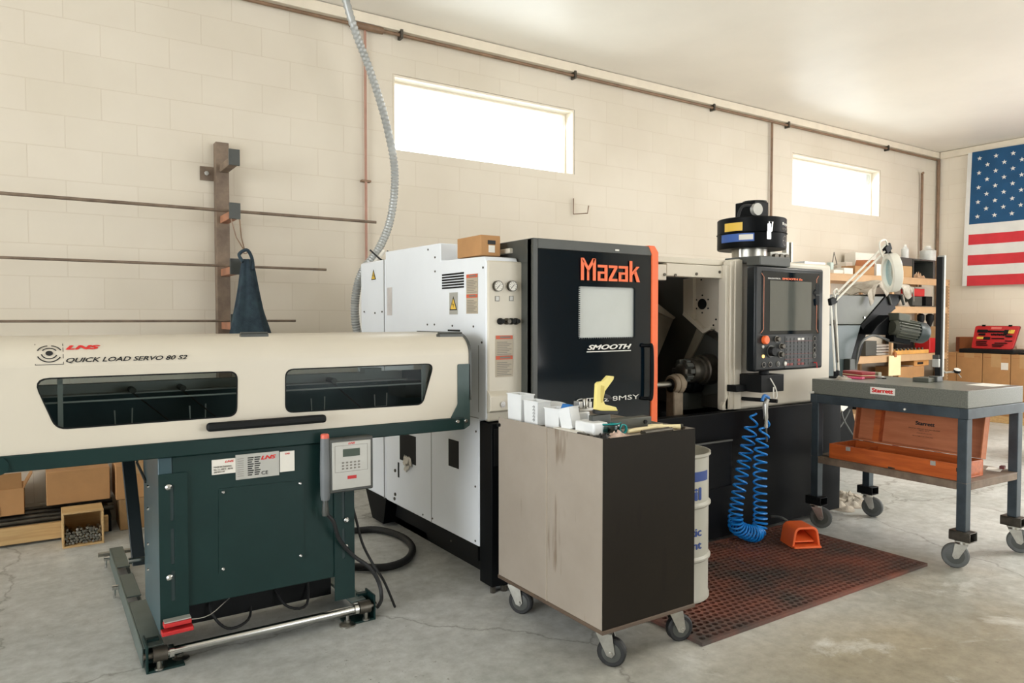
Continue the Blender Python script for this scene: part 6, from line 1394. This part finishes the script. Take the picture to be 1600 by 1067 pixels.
MB().box(QX+.02, QX+.4, QY-.7, QY-.0, za, za+.03).box(QX+.02, QX+.4, QY-.7, QY-.03, zb9-.02, zb9).box(QX+.02, QX+.05, QY-.07, QY-.03, za+.03, zb9-.02).box(QX+.02, QX+.05, QY-.7, QY-.66, za+.03, zb9-.02).box(QX+.38, QX+.4, QY-.7, QY-.03, za+.03, zb9-.02).build('case_frame', M_dark, t, .004)
MB().box(QX+.03, QX+.036, QY-.66, QY-.07, za+.03, zb9-.02).build('glass_front', M_silver, t)

t = thing('added_fill_fixture', 'fill light added on the ceiling, unseen beyond the right edge', 'ceiling light', (7.6, .9, 3.7))  # fixture added out of view to go with the overhead fill
MB().box(6.35, 8.85, .62, 1.18, 3.64, 3.699).build('fixture_housing', M_trim, t, .004)
MB().box(6.4, 8.8, .66, 1.14, 3.625, 3.64).build('diffuser', emis('added_fill_diffuser', (255, 250, 240), 3.0), t)
# ------------------------------------------------------------------ flag
FX = XR-.075; fy0 = at(1517, 300, X=FX).y; fz1 = at(1518, 238, X=FX).z; fz0 = at(1506, 447, X=FX).z; fh = fz1-fz0; fl = fh*1.9*.88
def fp_(u, v, off=0):      # u from the hoist towards the camera, v from the bottom up
    y = fy0-u*fl+.05*(1-v)*(1-u)*.6; z = fz0+fh*v-.02*math.sin(PI*u)*v
    x = FX+.018*math.sin(9*u+1.5*v)+.012*math.sin(17*u-3*v)-off
    return V(x, y, z)
b = MB(); NU = 90; cu_ = 0.40
M_fr = mat('flag_red', (206, 50, 58), .8, var=.03); M_fw = mat('flag_white', (222, 220, 214), .8, var=.02); M_fb = mat('flag_blue', (22, 76, 116), .8, var=.04)
for s in range(13):
    for i in range(NU):
        u0, u1 = i/NU, (i+1)/NU; b.mi = 2 if (s >= 6 and u1 <= cu_+1e-6) else (0 if s % 2 == 0 else 1)
        for q in range(2):
            v0, v1 = (s+q/2)/13, (s+(q+1)/2)/13; b._add([fp_(u0, v0), fp_(u1, v0), fp_(u1, v1), fp_(u0, v1)], [(0, 1, 2, 3)])
b.mi = 1
b.grid(lambda a, c: fp_(-.018*(1-a), c), 1, 26)
for r in range(9):
    for k in range(6 if r % 2 == 0 else 5):
        uc = cu_*((k*2+1+(r % 2))/12); vc = 1-(7/13)*((r+1)/10); vs = [fp_(uc, vc, .0025)]
        for j in range(10):
            a = PI/2+j*PI/5; rr = .034*(1 if j % 2 == 0 else .40); vs.append(fp_(uc+rr*math.cos(a)*fh/fl/1.0*.62/.62*.55*1.8*.55, vc+rr*math.sin(a)/fh*.98*1.0, .0025))
        b._add(vs, [(0, 1+j, 1+(j+1) % 10) for j in range(10)])
bmesh.ops.remove_doubles(b.bm, verts=b.bm.verts, dist=1e-5)
fl_o = b.build('flag', [M_fr, M_fw, M_fb], fixn=False)
tag(fl_o, 'American flag with stars and stripes hung on the side wall', 'flag')
